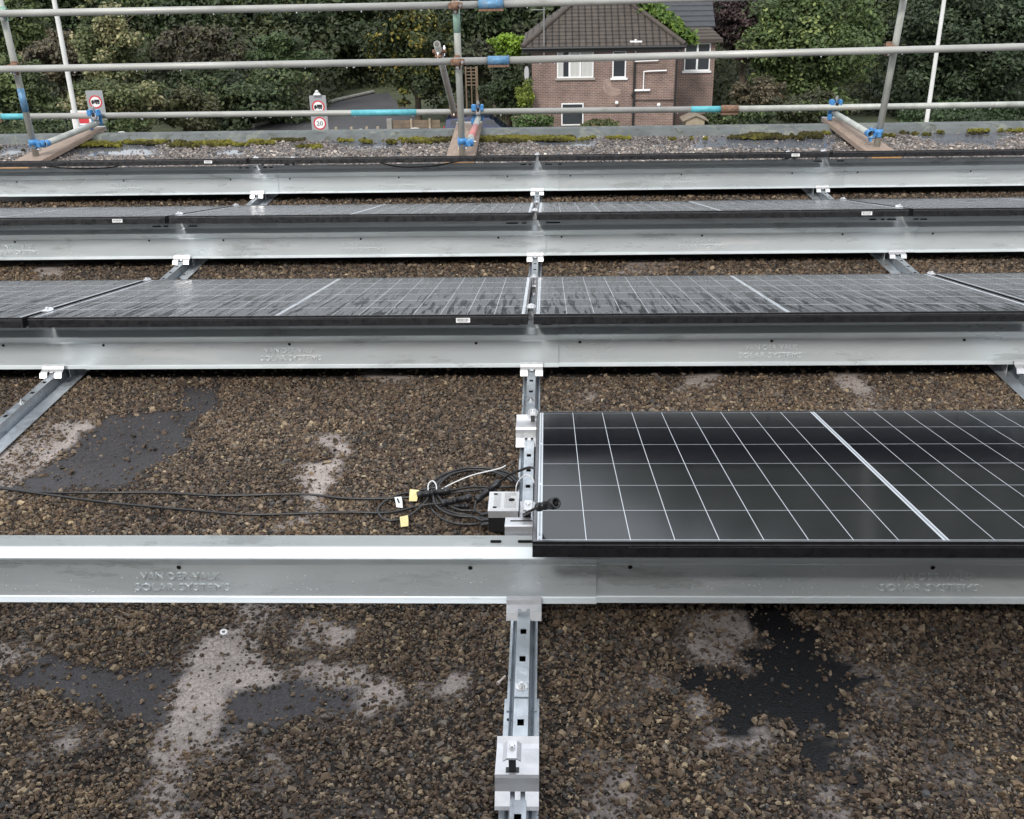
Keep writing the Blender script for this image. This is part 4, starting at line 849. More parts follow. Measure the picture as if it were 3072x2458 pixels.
# a loose cable hanging below the farthest row, blue part under it, packing timbers
cable([(-.95, 4.37 + .02, .262), (-.86, 4.40, .236), (-.76, 4.42, .226), (-.62, 4.42, .232), (-.50, 4.40, .258), (-.44, 4.38, .268)], 'black cable looping below the farthest row left of the centre', 0.004, group='panel leads looping below the rows')
cable([(-3.05, 4.40, .268), (-2.9, 4.40, .250), (-2.75, 4.40, .244), (-2.6, 4.40, .25), (-2.5, 4.4, .27)], 'black cable looping below the farthest row near the left edge', 0.004, group='panel leads looping below the rows')
for i, (x, w_) in enumerate(((-2.35, .5), (-1.30, .45), (-.15, .4), (1.35, .5), (2.1, .35))):
    mb = MB(); mb.box((0, 0, 0.03), (w_, .05, .03)); o = mb.build('timber_batten', MT['boardcut'], loc=(x, 5.30, 0.002)); tag(o, 'thin orange batten seen through the gap under the farthest row, number %d from the left' % (i + 1), 'batten', 'battens lying behind the farthest row')
    o['label'] = ['thin batten behind the far row near the left upright', 'thin batten behind the far row left of the hanging cable', 'thin batten behind the far row at the centre upright', 'thin batten behind the far row near the right board', 'thin batten behind the far row right of the right board'][i]

exec_bg = True
# ------------------------------------------------------------------ the ground and the background
G = -7.2
gm = mat('rough_grass_ground', (0.055, 0.065, 0.03), 0.9, 0, var=0.5, vscale=0.6, bump=0.5, bscale=3)
N = 90; hx, hy = np.meshgrid(np.linspace(-170, 170, N), np.linspace(-60, 240, N)); H_ = np.full(hx.shape, G)
def hill(x, y):
    s = np.clip((y - 72) / 30, 0, 1); h = G + s * s * (3 - 2 * s) * (6 + 5 * np.clip((x + 5) / 40, 0, 1)); return h
H_ = hill(hx, hy); idx = np.arange(N * N).reshape(N, N); Q = np.stack([idx[:-1, :-1], idx[:-1, 1:], idx[1:, 1:], idx[1:, :-1]], -1).reshape(-1, 4)
me = bpy.data.meshes.new('ground'); np_mesh(me, np.stack([hx.ravel(), hy.ravel(), H_.ravel()], 1), Q); me.materials.append(gm)
o = bpy.data.objects.new('ground', me); COL.objects.link(o); o['kind'] = 'structure'
def gpt(u, v, z=G): d = ray(u, v); p = CAM + d * ((z - CAM.z) / d.z); return (p.x, p.y, z)
am_ = mat('asphalt', (0.05, 0.048, 0.052), 0.55, 0, var=0.2, vscale=1.2, bump=0.2, bscale=15)
mb = MB(); rd = [gpt(860, 470), gpt(1330, 470), gpt(1290, 385), gpt(1235, 330), gpt(1180, 300), gpt(1165, 280), gpt(1120, 283), gpt(1010, 308), gpt(900, 345), gpt(760, 385), gpt(400, 470)]
mb.add([(x, y, G + .02) for x, y, z in rd], [tuple(range(len(rd)))]); o = mb.build('road', am_); o['kind'] = 'structure'
mb = MB(); mb.bb(-40, 40, 8, 44.5, G + .004, G + .012); o = mb.build('car_park', am_); o['kind'] = 'structure'
km = mat('kerb_concrete', (0.22, 0.21, 0.19), 0.8, 0, var=0.2, vscale=3)
mb = MB(); kk = [gpt(760, 383), gpt(900, 343), gpt(1010, 306), gpt(1120, 281)]
mb.tube([Vector(p) + Vector((0, 0, .1)) for p in kk], .12, 6); o = mb.build('kerb', km); o['kind'] = 'structure'

def leaves(pts, nrm, size, cols, seed):
    rg = np.random.default_rng(seed); n = len(pts)
    d = nrm + rg.normal(0, 0.6, (n, 3)); d /= np.linalg.norm(d, axis=1)[:, None] + 1e-9
    a = np.cross(d, rg.normal(0, 1, (n, 3))); a /= np.linalg.norm(a, axis=1)[:, None] + 1e-9; b = np.cross(d, a)
    s = size * rg.uniform(0.55, 1.35, n); a *= s[:, None] * 0.62; b *= s[:, None]
    V = np.stack([pts - b, pts + a * 0.9 - b * 0.1 + d * s[:, None] * .15, pts + b, pts - a * 0.9 - b * 0.1 + d * s[:, None] * .15], 1).reshape(-1, 3)
    return V, np.arange(n * 4).reshape(-1, 4), np.repeat(cols, 4, 0)
def crown_np(c, rad, n, size, cA, cB, seed, cC=None, pc=0.06, lumps=16, shell=0.30):
    rg = np.random.default_rng(seed); c = np.array(c); rad = np.array(rad); lumps = int(lumps * 3.2)
    dirs = rg.normal(0, 1, (lumps, 3)); dirs /= np.linalg.norm(dirs, axis=1)[:, None]
    dirs[:, 1] = -np.abs(dirs[:, 1]) * 0.9 + 0.2 * rg.normal(0, 1, lumps)
    lc = dirs * rg.uniform(0.25, 1.02, (lumps, 1)) + rg.normal(0, 0.06, (lumps, 3)); lr = rg.uniform(0.10, 0.34, lumps) * (1.25 - 0.45 * np.linalg.norm(lc, axis=1))
    sq = rg.uniform(0.6, 1.5, (lumps, 3)); sq[:, 2] *= 0.75
    li = rg.choice(lumps, n, p=lr ** 1.7 / (lr ** 1.7).sum())
    d = rg.normal(0, 1, (n, 3)); d /= np.linalg.norm(d, axis=1)[:, None]
    rr = lr[li] * (1 - 0.45 * rg.random(n) ** 1.2 + 0.22 * np.abs(rg.normal(0, 1, n)))
    p = (lc[li] + d * rr[:, None] * sq[li]) * rad + c
    p += rg.normal(0, 1, (n, 3)) * 0.05
    k = p[:, 2] > G + .1; p, d, li = p[k], d[k], li[k]; n = len(p)
    tl = rg.random(lumps)[li]; t = np.clip(tl * 0.75 + rg.random(n) * 0.4 - 0.05, 0, 1)[:, None]
    col = np.array(cA) * (1 - t) + np.array(cB) * t
    if cC is not None:
        kk = rg.random(n) < pc * (0.2 + 2.6 * (tl > 0.6)); col[kk] = np.array(cC)
    col = col * rg.uniform(0.7, 1.3, (n, 1)) * rg.uniform(0.75, 1.25, lumps)[li][:, None]
    nrm = d * 0.7 + np.array([0, -0.15, 0.6])
    return leaves(p, nrm, size, col, seed + 1)
def trunk_mb(base, top, r, seed):
    rg2 = random.Random(seed); b = MB(); base = Vector(base); top = Vector(top); H = (top - base).length
    pts = [base.lerp(top, f) + Vector((rg2.uniform(-.04, .04) * H * f, rg2.uniform(-.02, .02) * H, 0)) for f in (0, .2, .4, .6, .8, 1)]
    b.tube(pts, r, 9, radii=[r * q for q in (1.25, 1, .85, .65, .45, .2)])
    for i in range(8):
        p = pts[rg2.randint(1, 4)]; a = rg2.uniform(0, 6.28); L = H * rg2.uniform(.22, .42)
        e = p + Vector((math.cos(a) * L, math.sin(a) * L * .6, L * rg2.uniform(.5, 1.0)))
        b.tube([p, p.lerp(e, .5) + Vector((0, 0, L * .06)), e], r * .4, 6, radii=[r * .42, r * .27, r * .08])
    return b
def tree(u, v, y, ru, rv, name, label, cat, cA, cB, cC=None, n=7000, size=0.20, seed=1, dep=0.8, group=None, pc=0.06, lumps=16, trunk=True, shell=.3):
    c = aty(u, v, y); ppm = 3077.442 / ((c - CAM).dot(F)); rx, rz_ = ru / ppm, rv / ppm
    base = (c.x, y, float(hill(np.array(c.x), np.array(float(y)))))
    t = empty(name, base, label, cat, group)
    n = int(n * 2.0); size = size * 0.68
    V, Q, Cc = crown_np((c.x, y, c.z), (rx, max(rx, rz_) * dep, rz_), n, size, cA, cB, seed, cC, pc, lumps, shell)
    me = bpy.data.meshes.new('crown'); np_mesh(me, V - np.array(base), Q, Cc, smooth=False); me.materials.append(MT['leaf'])
    o = bpy.data.objects.new('crown' if trunk else 'foliage', me); COL.objects.link(o); o.parent = t
    if trunk:
        H = max(c.z - base[2] + rz_ * .5, 1.0); trunk_mb((0, 0, 0), (0, 0, H), 0.07 + H * 0.018, seed).build('trunk', MT['bark'], t)
    else:
        H = max(c.z - base[2], .5); b = MB()
        for i in range(7): a = i * .9; b.tube([(0.1 * math.cos(a), 0.1 * math.sin(a), 0), (rx * .4 * math.cos(a), rx * .3 * math.sin(a), H), (rx * .6 * math.cos(a), rx * .4 * math.sin(a), H + rz_ * .4)], .03, 5, radii=[.04, .03, .01])
        b.build('stems', MT['bark'], t)
    return t
DG, MG, LG = (0.019, 0.030, 0.013), (0.053, 0.078, 0.028), (0.108, 0.140, 0.050)
OL, PO, TAN, BRN = (0.095, 0.105, 0.040), (0.19, 0.19, 0.085), (0.15, 0.125, 0.075), (0.055, 0.050, 0.034)
TG = 'trees and shrubs beyond the roof edge'
tree(150, 20, 74, 260, 190, 'tree', 'dark broadleaf tree behind the left white pole', 'tree', DG, MG, None, 9000, .26, 1, group=TG)
tree(20, 70, 63, 120, 110, 'tree', 'olive green tree at the top left corner', 'tree', MG, LG, None, 5000, .22, 2, group=TG)
tree(180, 165, 60, 130, 75, 'dried_shrub', 'tan dried shrub with dead stems behind the left white pole', 'shrub', BRN, TAN, (0.26, .2, .12), 4500, .20, 3, group=TG, trunk=False)
tree(40, 300, 51, 150, 110, 'shrub', 'green shrub low in the left corner beyond the roof', 'shrub', DG, LG, None, 6500, .17, 4, group=TG, trunk=False)
tree(335, 130, 58, 85, 150, 'tree', 'pale creeper-covered tree right of the left white pole', 'tree', MG, PO, (0.32, .29, .16), 7500, .18, 5, group=TG, pc=.12)
tree(350, 310, 50, 150, 95, 'shrub', 'pale olive flowering shrub behind the left round sign', 'shrub', MG, PO, (0.26, .23, .13), 8500, .16, 6, group=TG, pc=.1, trunk=False)
tree(560, 50, 70, 210, 170, 'tree', 'broad green tree behind the pale creeper-covered tree', 'tree', DG, MG, LG, 9000, .26, 7, group=TG, pc=.1)
tree(610, 160, 61, 130, 90, 'tree', 'brownish tree thinning out in the middle left', 'tree', BRN, (0.085, .075, .045), OL, 6500, .20, 8, group=TG)
tree(855, 165, 60, 90, 70, 'tree', 'small rounded green tree above the lorry sign', 'tree', MG, (0.055, .085, .035), None, 5500, .18, 9, group=TG)
tree(960, 30, 73, 220, 190, 'tree', 'tall dark tree above the road with yellowing leaves', 'tree', DG, MG, (0.16, .14, .035), 9500, .26, 10, group=TG)
tree(700, 290, 56, 230, 110, 'shrub', 'dark spreading shrub between the two round signs', 'shrub', DG, MG, OL, 9000, .18, 11, group=TG, trunk=False)
tree(560, 330, 52, 90, 80, 'shrub', 'brown green shrub right of the pale olive shrub', 'shrub', BRN, OL, None, 4500, .16, 12, group=TG, trunk=False)
tree(1245, 160, 56, 150, 175, 'tree', 'large green tree with yellow leaves beside the sloping brace', 'tree', DG, (0.055, .075, .022), (0.24, .20, .04), 14000, .18, 13, group=TG, pc=.11, lumps=24)
tree(1460, 20, 68, 170, 180, 'tree', 'dark tree filling the space left of the house roof', 'tree', DG, MG, None, 9000, .24, 14, group=TG)
tree(1524, 132, 52, 46, 30, 'shrub', 'bright lime green shrub left of the house roof', 'shrub', (0.10, .17, .02), (0.22, .34, .035), None, 3200, .12, 15, group=TG, trunk=False)
tree(1430, 190, 58, 120, 60, 'shrub', 'dull brown hedge behind the wooden trellis', 'shrub', BRN, MG, OL, 5500, .18, 16, group=TG, trunk=False)
tree(1515, 265, 50, 65, 85, 'shrub', 'dark green shrub between the trellis and the house', 'shrub', DG, (0.045, .07, .025), None, 6000, .15, 17, group=TG, trunk=False)
tree(1575, 290, 46.4, 22, 38, 'shrub', 'yellow green shrub growing at the left corner of the house', 'shrub', (0.07, .10, .02), (0.18, .22, .03), None, 1800, .11, 18, group=TG, trunk=False)
tree(1600, 366, 45.5, 60, 22, 'shrub', 'low green planting in front of the house beside the dark car', 'shrub', MG, (0.09, .15, .04), (.3, .2, .2), 2600, .12, 19, group=TG, trunk=False)
tree(1800, 372, 45.6, 60, 14, 'shrub', 'low shrub at the foot of the house wall by the lower window', 'shrub', MG, OL, (.3, .2, .1), 1600, .11, 29, group=TG, trunk=False)
tree(2240, 60, 58, 105, 110, 'tree', 'purple brown tree right of the house wing', 'tree', (0.030, .018, .020), (0.085, .055, .055), (.14, .10, .09), 9000, .17, 20, group=TG, lumps=22)
tree(2440, 120, 53, 200, 190, 'tree', 'big light green tree in the middle right', 'tree', MG, (0.085, .125, .04), (0.20, .24, .08), 20000, .17, 21, group=TG, lumps=30, pc=.1)
tree(2900, 150, 55, 270, 230, 'tree', 'dark green tree behind the right upright and white pole', 'tree', DG, (0.045, .068, .032), (0.09, .12, .06), 22000, .18, 22, group=TG, lumps=34)
tree(2700, 10, 66, 200, 150, 'tree', 'deep green tree behind the top of the right upright', 'tree', DG, MG, LG, 9000, .24, 23, group=TG)
tree(2270, 280, 51, 80, 45, 'dead_brushwood', 'pale dead brushwood right of the house wing', 'shrub', BRN, TAN, (.22, .17, .12), 3500, .13, 24, group=TG, trunk=False)
tree(2420, 320, 50, 120, 50, 'shrub', 'scrubby undergrowth below the big light green tree', 'shrub', BRN, MG, LG, 5500, .14, 25, group=TG, trunk=False)
tree(2900, 350, 49, 260, 50, 'shrub', 'low dark hedge running behind the right white pole foot', 'shrub', DG, (0.05, .09, .03), None, 8000, .14, 26, group=TG, trunk=False)
tree(2200, 350, 47.5, 110, 30, 'shrub', 'low green bushes right of the small hut', 'shrub', DG, MG, LG, 3500, .13, 27, group=TG, trunk=False)
tree(150, 380, 48.5, 260, 45, 'shrub', 'low bushes along the ground at the far left', 'shrub', DG, MG, OL, 6500, .15, 28, group=TG, trunk=False)
tree(1900, -20, 66, 260, 120, 'tree', 'dark tree rising behind the house roof', 'tree', DG, MG, None, 8000, .26, 30, group=TG)
# woodland on the rising ground behind everything
rg = np.random.default_rng(71); nW = 190000; wx = rg.uniform(-75, 75, nW); wy = 76 + 26 * rg.random(nW) ** 1.4
top = 12.0 + 13 * np.clip((wx - 3) / 16, 0, 1) + 3 * np.clip((-wx - 18) / 20, 0, 1); 
lump = fnoise(wx * .22 + 50, wy * .12 + 50, 61, 3)
hgt = hill(wx, wy) + (top - hill(wx, wy)) * (0.62 + 0.55 * lump) * np.clip((wy - 70) / 22, .35, 1)
wz = hill(wx, wy) + (hgt - hill(wx, wy)) * rg.random(nW) ** 0.55
pts = np.stack([wx, wy - 2.5 * lump + 1.2 * rg.normal(0, 1, nW), wz], 1); t_ = np.clip(fnoise(wx * .4 + 9, wz * .4 + 9, 62) * 1.6 - .4 + rg.random(nW) * .3, 0, 1)[:, None]
colw = (np.array(DG) * (1 - t_) + np.array(MG) * 1.1 * t_) * rg.uniform(.6, 1.4, (nW, 1))
V, Q, Cc = leaves(pts, np.tile(np.array([0, -.7, .6]), (nW, 1)), 0.32, colw, 63)
me = bpy.data.meshes.new('woodland'); np_mesh(me, V, Q, Cc, smooth=False); me.materials.append(MT['leaf']); o = bpy.data.objects.new('woodland', me); COL.objects.link(o); tag(o, 'dense dark woodland covering the slope behind the house and trees', 'woodland', kind='stuff')
# undergrowth between the trees
nU = 70000; ux = rg.uniform(-34, 34, nU); uy = rg.uniform(55.5, 76, nU); k = ~((ux > -13) & (ux < -5) & (uy < 70)); ux, uy = ux[k], uy[k]; nU = len(ux)
uz = G + 3.2 * rg.random(nU) ** 1.3 * (0.3 + fnoise(ux * .5 + 40, uy * .5, 64)) * np.clip((uy - 54) / 6, .3, 1.6)
t_ = fnoise(ux * .7 + 30, uy * .7, 65)[:, None]; colu = (np.array(DG) * (1 - t_) + np.array(OL) * .7 * t_) * rg.uniform(.6, 1.4, (nU, 1))
V, Q, Cc = leaves(np.stack([ux, uy, uz], 1), np.tile(np.array([0, -.5, .8]), (nU, 1)), 0.17, colu, 66)
me = bpy.data.meshes.new('undergrowth'); np_mesh(me, V, Q, Cc, smooth=False); me.materials.append(MT['leaf']); o = bpy.data.objects.new('undergrowth', me); COL.objects.link(o); tag(o, 'tangled dark undergrowth filling the ground between the trees', 'undergrowth', kind='stuff')

# ------------------------------------------------------------------ the brick house
def brick_mat():
    m = bpy.data.materials.new('red_brick'); m.use_nodes = True; n = m.node_tree; b = n.nodes['Principled BSDF']; L = n.links.new
    tcn = n.nodes.new('ShaderNodeTexCoord'); mp = n.nodes.new('ShaderNodeMapping'); mp.inputs['Rotation'].default_value = (R(90), 0, 0); L(tcn.outputs['Object'], mp.inputs[0])
    br = n.nodes.new('ShaderNodeTexBrick'); br.inputs['Scale'].default_value = 1; br.inputs['Brick Width'].default_value = .225; br.inputs['Row Height'].default_value = .075; br.inputs['Mortar Size'].default_value = .012
    br.inputs['Color1'].default_value = (.185, .107, .084, 1); br.inputs['Color2'].default_value = (.118, .074, .061, 1); br.inputs['Mortar'].default_value = (.26, .215, .19, 1); br.inputs['Bias'].default_value = -.1
    L(mp.outputs[0], br.inputs[0]); nz = n.nodes.new('ShaderNodeTexNoise'); nz.inputs['Scale'].default_value = 1.3; nz.inputs['Detail'].default_value = 6; L(tcn.outputs['Object'], nz.inputs[0])
    mr = n.nodes.new('ShaderNodeMapRange'); mr.inputs[1].default_value = .3; mr.inputs[2].default_value = .7; mr.inputs[3].default_value = .72; mr.inputs[4].default_value = 1.25; L(nz.outputs['Fac'], mr.inputs[0])
    sc2 = n.nodes.new('ShaderNodeVectorMath'); sc2.operation = 'SCALE'; L(br.outputs[0], sc2.inputs[0]); L(mr.outputs[0], sc2.inputs['Scale']); L(sc2.outputs[0], b.inputs['Base Color']); b.inputs['Roughness'].default_value = .85
    return m
BRK = brick_mat()
tile_m = mat('concrete_roof_tile', (0.062, 0.050, 0.042), 0.8, 0, var=0.3, vscale=3.0, bump=.3, bscale=10, dirt=((0.085, .09, .03), 1.1, .60, .7))
slate_m = mat('dark_slate', (0.035, 0.038, 0.043), 0.5, 0, var=0.2, vscale=3)
upvc = mat('white_upvc', (0.72, 0.72, 0.72), 0.4); wglass = mat('window_glass', (0.03, 0.035, 0.04), 0.08, 0, spec=.8); curtain = mat('net_curtain', (0.50, 0.50, 0.48), 0.8, var=.12, vscale=14, stretch=(5, 1, .3))
HY = 47.0
def hp(u, v, y=HY): return aty(u, v, y)
wl, wr = hp(1596, 250).x, hp(2026, 250).x; ez = hp(1800, 141, HY).z
H = empty('brick_house', (wl, HY, G), 'two storey red brick house with hipped tile roof beyond the trees', 'house')
def hb(name, m, f, parent=None):
    b = MB(); f(b); b.v = [(x - wl, y - HY, z - G) for x, y, z in b.v]; return b.build(name, m, parent or H)
hb('wall', BRK, lambda b: b.bb(wl, wr, HY, HY + 7.5, G, ez))
# hipped roof in stepped tile courses
re_l, re_r, zf = hp(1566, 139).x, hp(2052, 139).x, ez + .02; depth = 7.5 + .7; half = depth / 2; slope = 0.72; ridge = min(half, (re_r - re_l) / 2 - .2)
def roofb(b):
    nc = 17
    for i in range(nc):
        a0, a1 = ridge * i / nc, ridge * (i + 1) / nc + .03
        z0, z1 = zf + a0 * slope + .055, zf + a1 * slope + .0
        x0, x1, y0, y1 = re_l + a0, re_r - a0, HY - .35 + a0, HY - .35 + depth - a0
        X0, X1, Y0, Y1 = re_l + a1, re_r - a1, HY - .35 + a1, HY - .35 + depth - a1
        lo = [(x0, y0, z0), (x1, y0, z0), (x1, y1, z0), (x0, y1, z0)]; hi = [(X0, Y0, z1), (X1, Y0, z1), (X1, Y1, z1), (X0, Y1, z1)]; und = [(p[0], p[1], p[2] - .06) for p in lo]
        b.add(lo + hi + und, [(0, 1, 5, 4), (1, 2, 6, 5), (2, 3, 7, 6), (3, 0, 4, 7), (8, 9, 1, 0), (9, 10, 2, 1), (10, 11, 3, 2), (11, 8, 0, 3)])
def roof_mat():
    m = tile_m.copy(); m.name = 'interlocking_tile'; n = m.node_tree; b = n.nodes['Principled BSDF']; L = n.links.new
    tcn = n.nodes.new('ShaderNodeTexCoord'); sp = n.nodes.new('ShaderNodeSeparateXYZ'); L(tcn.outputs['Object'], sp.inputs[0])
    d = n.nodes.new('ShaderNodeMath'); d.operation = 'DIVIDE'; d.inputs[1].default_value = .30; L(sp.outputs[0], d.inputs[0]); f = n.nodes.new('ShaderNodeMath'); f.operation = 'FRACT'; L(d.outputs[0], f.inputs[0])
    lt2 = n.nodes.new('ShaderNodeMath'); lt2.operation = 'GREATER_THAN'; lt2.inputs[1].default_value = .24; L(f.outputs[0], lt2.inputs[0])
    mr = n.nodes.new('ShaderNodeMapRange'); mr.inputs[3].default_value = .25; mr.inputs[4].default_value = 1.0; L(lt2.outputs[0], mr.inputs[0])
    src = b.inputs['Base Color'].links[0].from_socket; s2 = n.nodes.new('ShaderNodeVectorMath'); s2.operation = 'SCALE'; L(src, s2.inputs[0]); L(mr.outputs[0], s2.inputs['Scale']); L(s2.outputs[0], b.inputs['Base Color']); return m
RT_M = roof_mat()
rf = hb('roof', RT_M, roofb)
def hips(b):
    for sx in (0, 1):
        e0 = (re_l, HY - .35, zf + .07) if sx == 0 else (re_r, HY - .35, zf + .07); e1 = (re_l + ridge, HY - .35 + ridge, zf + ridge * slope + .07) if sx == 0 else (re_r - ridge, HY - .35 + ridge, zf + ridge * slope + .07)
        b.tube([e0, e1], .11, 8)
    b.tube([(re_l + ridge, HY - .35 + ridge, zf + ridge * slope + .07), (re_r - ridge, HY - .35 + ridge, zf + ridge * slope + .07)], .11, 8)
hb('hip_tiles', tile_m, hips, rf)
blackp = mat('black_pipe', (0.015, 0.015, 0.016), .4)
hb('gutter', blackp, lambda b: (b.tube([(re_l - .03, HY - .4, zf - .03), (re_r + .03, HY - .4, zf - .03)], .065, 8), b.bb(re_l + .05, re_r - .05, HY - .33, HY - .30, zf - .2, zf - .02)))
def window(u0, v0, u1, v1, bars, parent, curt=True, y=HY, sill=True, cross=False):
    a = hp(u0, v0, y); c = hp(u1, v1, y); x0, x1, z1, z0 = a.x, c.x, a.z, c.z; t_ = .055
    def fr(b):
        b.bb(x0, x1, y - .05, y + .02, z0, z0 + t_); b.bb(x0, x1, y - .05, y + .02, z1 - t_, z1); b.bb(x0, x0 + t_, y - .05, y + .02, z0 + t_, z1 - t_); b.bb(x1 - t_, x1, y - .05, y + .02, z0 + t_, z1 - t_)
        for f in bars: xx = x0 + (x1 - x0) * f; b.bb(xx - .045, xx + .045, y - .048, y + .02, z0 + t_, z1 - t_)
        if cross: b.bb(x0 + t_, x1 - t_, y - .046, y + .02, (z0 + z1) / 2 - .03, (z0 + z1) / 2 + .03)
    w_ = hb('window', upvc, fr, parent); w_.name = 'window'
    g = MB(); g.bb(x0 + t_, x1 - t_, y - .022, y - .012, z0 + t_, z1 - t_); g.v = [(x - wl, yy - HY, z - G) for x, yy, z in g.v]; g.build('pane', wglass, w_)
    if curt:
        g = MB(); n_ = 26
        for i in range(n_):
            f0, f1 = i / n_, (i + .55) / n_
            if .12 < f0 < .30 or .62 < f0 < .66: continue
            g.bb(x0 + t_ + (x1 - x0 - 2 * t_) * f0, x0 + t_ + (x1 - x0 - 2 * t_) * f1 + .02, y - .026 - .003 * (i % 2), y - .0225, z0 + t_, z1 - t_)
        g.v = [(x - wl, yy - HY, z - G) for x, yy, z in g.v]; g.build('net_curtain', curtain, w_)
    if sill: s_ = MB(); s_.bb(x0 - .08, x1 + .08, y - .10, y, z0 - .09, z0 - .002); s_.v = [(x - wl, yy - HY, z - G) for x, yy, z in s_.v]; s_.build('sill', upvc if not curt else mat('stone_sill', (.3, .28, .25), .8), w_)
    return w_
window(1671, 153, 1780, 233, (.345, .64), H); window(1838, 153, 1877, 233, (), H, False); window(1684, 310, 1750, 376, (), H, False, sill=False)
_x = hp(1904, 200).x; _p = hp(1903, 272); _xl = hp(1588, 200).x; _xr = hp(2029, 200).x
for pts_, r_ in (([(_x, HY - .08, G), (_x, HY - .08, ez + .1)], .055), ([(_p.x, HY - .1, _p.z), (_p.x - .12, HY - .1, _p.z - .25)], .05), ([(_xl, HY - .06, G), (_xl, HY - .06, ez)], .04),
                 ([(_xr, HY - .06, G), (_xr, HY - .06, ez)], .045), ([(_x, HY - .07, hp(1903, 300).z), (hp(2020, 300).x, HY - .07, hp(2020, 300).z)], .02)):
    hb('drain_pipe', blackp, lambda b: b.tube(pts_, r_, 8))
def wp(b):
    g = lambda u, v: tuple(hp(u, v, HY - .12))
    b.tube([g(1930, 271), g(1932, 215), g(1948, 214), g(2000, 212)], .035, 7); b.tube([g(1904, 272), g(1950, 271)], .05, 8); b.tube([g(1904, 185), g(1975, 182)], .03, 6)
    b.tube([g(1907, 158), g(1907, 118)], .05, 8); b.tube([g(1890, 126), g(1926, 126)], .045, 8)
    b.ball(g(1850, 309), .09); b.ball(g(1976, 315), .09)
hb('waste_pipe', upvc, wp)
hb('satellite_dish', mat('grey_dish', (.4, .4, .4), .5), lambda b: b.add([tuple(Vector(hp(1579, 222, HY - .3)) + Vector((.1 * math.cos(a), -.15 * math.cos(a), .33 * math.sin(a)))) for a in np.linspace(0, 6.28, 17)[:-1]] + [tuple(Vector(hp(1579, 222, HY - .3)) + Vector((.03 + .1 * math.cos(a), .04 - .15 * math.cos(a), .33 * math.sin(a)))) for a in np.linspace(0, 6.28, 17)[:-1]], [tuple(range(16)), tuple(range(31, 15, -1))] + [(i, (i + 1) % 16, 16 + (i + 1) % 16, 16 + i) for i in range(16)]))
hb('aerial', mat('aerial_grey', (.25, .25, .25), .5, .5), lambda b: (b.tube([tuple(hp(1632, 170, HY - .3)), tuple(hp(1632, 22, HY - .3))], .03, 6), b.tube([tuple(hp(1592, 30, HY - .3)), tuple(hp(1636, 30, HY - .3))], .02, 5)))
hb('render_patch', mat('whitewashed_brick', (.27, .20, .17), .9, 0, var=.35, vscale=4), lambda b: b.add([tuple(hp(u, v, HY - .006)) for u, v in ((1816, 235), (1832, 240), (1836, 262), (1860, 268), (1862, 282), (1838, 288), (1818, 284), (1808, 262))], [tuple(range(8))]))
# rear wing on the right
WY = 50.0; w0, w1 = hp(2046, 200, WY).x, hp(2143, 200, WY).x; wez = hp(2090, 119, WY).z
hb('wing_wall', BRK, lambda b: b.bb(wr + .03, w1, WY, WY + 5, G, wez))
rw0, rw1 = hp(2030, 100, WY).x, hp(2166, 119, WY).x
def wroof(b):
    z1 = hp(2100, 82, WY + .9).z
    for i in range(4):
        f0, f1 = i / 4, (i + 1) / 4; x1a, x1b = rw1 - .45 * f0, rw1 - .45 * f1
        b.add([(rw0, WY - .35 + 1.3 * f0, wez + (z1 - wez) * f0 + .05), (x1a, WY - .35 + 1.3 * f0, wez + (z1 - wez) * f0 + .05), (x1b, WY - .35 + 1.3 * f1, wez + (z1 - wez) * f1), (rw0, WY - .35 + 1.3 * f1, wez + (z1 - wez) * f1),
               (rw0, WY - .35 + 1.3 * f0, wez + (z1 - wez) * f0), (x1a, WY - .35 + 1.3 * f0, wez + (z1 - wez) * f0)], [(0, 1, 2, 3), (4, 5, 1, 0)])
    b.add([(rw1, WY - .35, wez), (rw1, WY + 5, wez), (rw1 - .45, WY + 4, z1), (rw1 - .45, WY + .95, z1)], [(0, 1, 2, 3)]); b.bb(rw0, rw1, WY - .35, WY + 5, wez - .12, wez - .01)
hb('wing_roof', tile_m, wroof)
def slate(b):
    y0 = WY + .96; a = hp(2020, 82, y0); c = hp(2146, 82, y0)
    for i in range(12):
        z0 = a.z + .22 * i; yy = y0 + .30 * i
        b.add([(a.x - 3, yy, z0 + .04), (c.x, yy, z0 + .04), (c.x, yy + .30, z0 + .22), (a.x - 3, yy + .30, z0 + .22), (a.x - 3, yy, z0), (c.x, yy, z0)], [(0, 1, 2, 3), (4, 5, 1, 0)])
    b.bb(a.x - 3, c.x - .05, y0 + .1, y0 + 4, G + 3, a.z)
hb('slate_roof', slate_m, slate)
window(2055, 130, 2128, 212, (.5,), H, False, WY, True, True)
# ivy over the right hip of the roof
rg = np.random.default_rng(88); ni = 3600; f = rg.random(ni); base = np.stack([re_r - ridge * f, HY - .35 + ridge * f, zf + .1 + ridge * slope * f], 1)
pts = base + rg.normal(0, 1, (ni, 3)) * np.array([.30, .3, .20]) * (.35 + .8 * f)[:, None] + np.array([.55, 0.2, .0]); k = f > .05; pts = pts[k]; ni = len(pts)
t_ = rg.random((ni, 1)); V, Q, Cc = leaves(pts, np.tile(np.array([.3, -.5, .6]), (ni, 1)), .13, (np.array([.03, .07, .015]) * (1 - t_) + np.array([.13, .20, .03]) * t_), 89)
me = bpy.data.meshes.new('ivy'); np_mesh(me, V - np.array([wl, HY, G]), Q, Cc, smooth=False); me.materials.append(MT['leaf']); o = bpy.data.objects.new('ivy', me); COL.objects.link(o); o.location = (wl, HY, G); tag(o, 'bright green creeper growing over the right hip of the house roof', 'climbing plant')

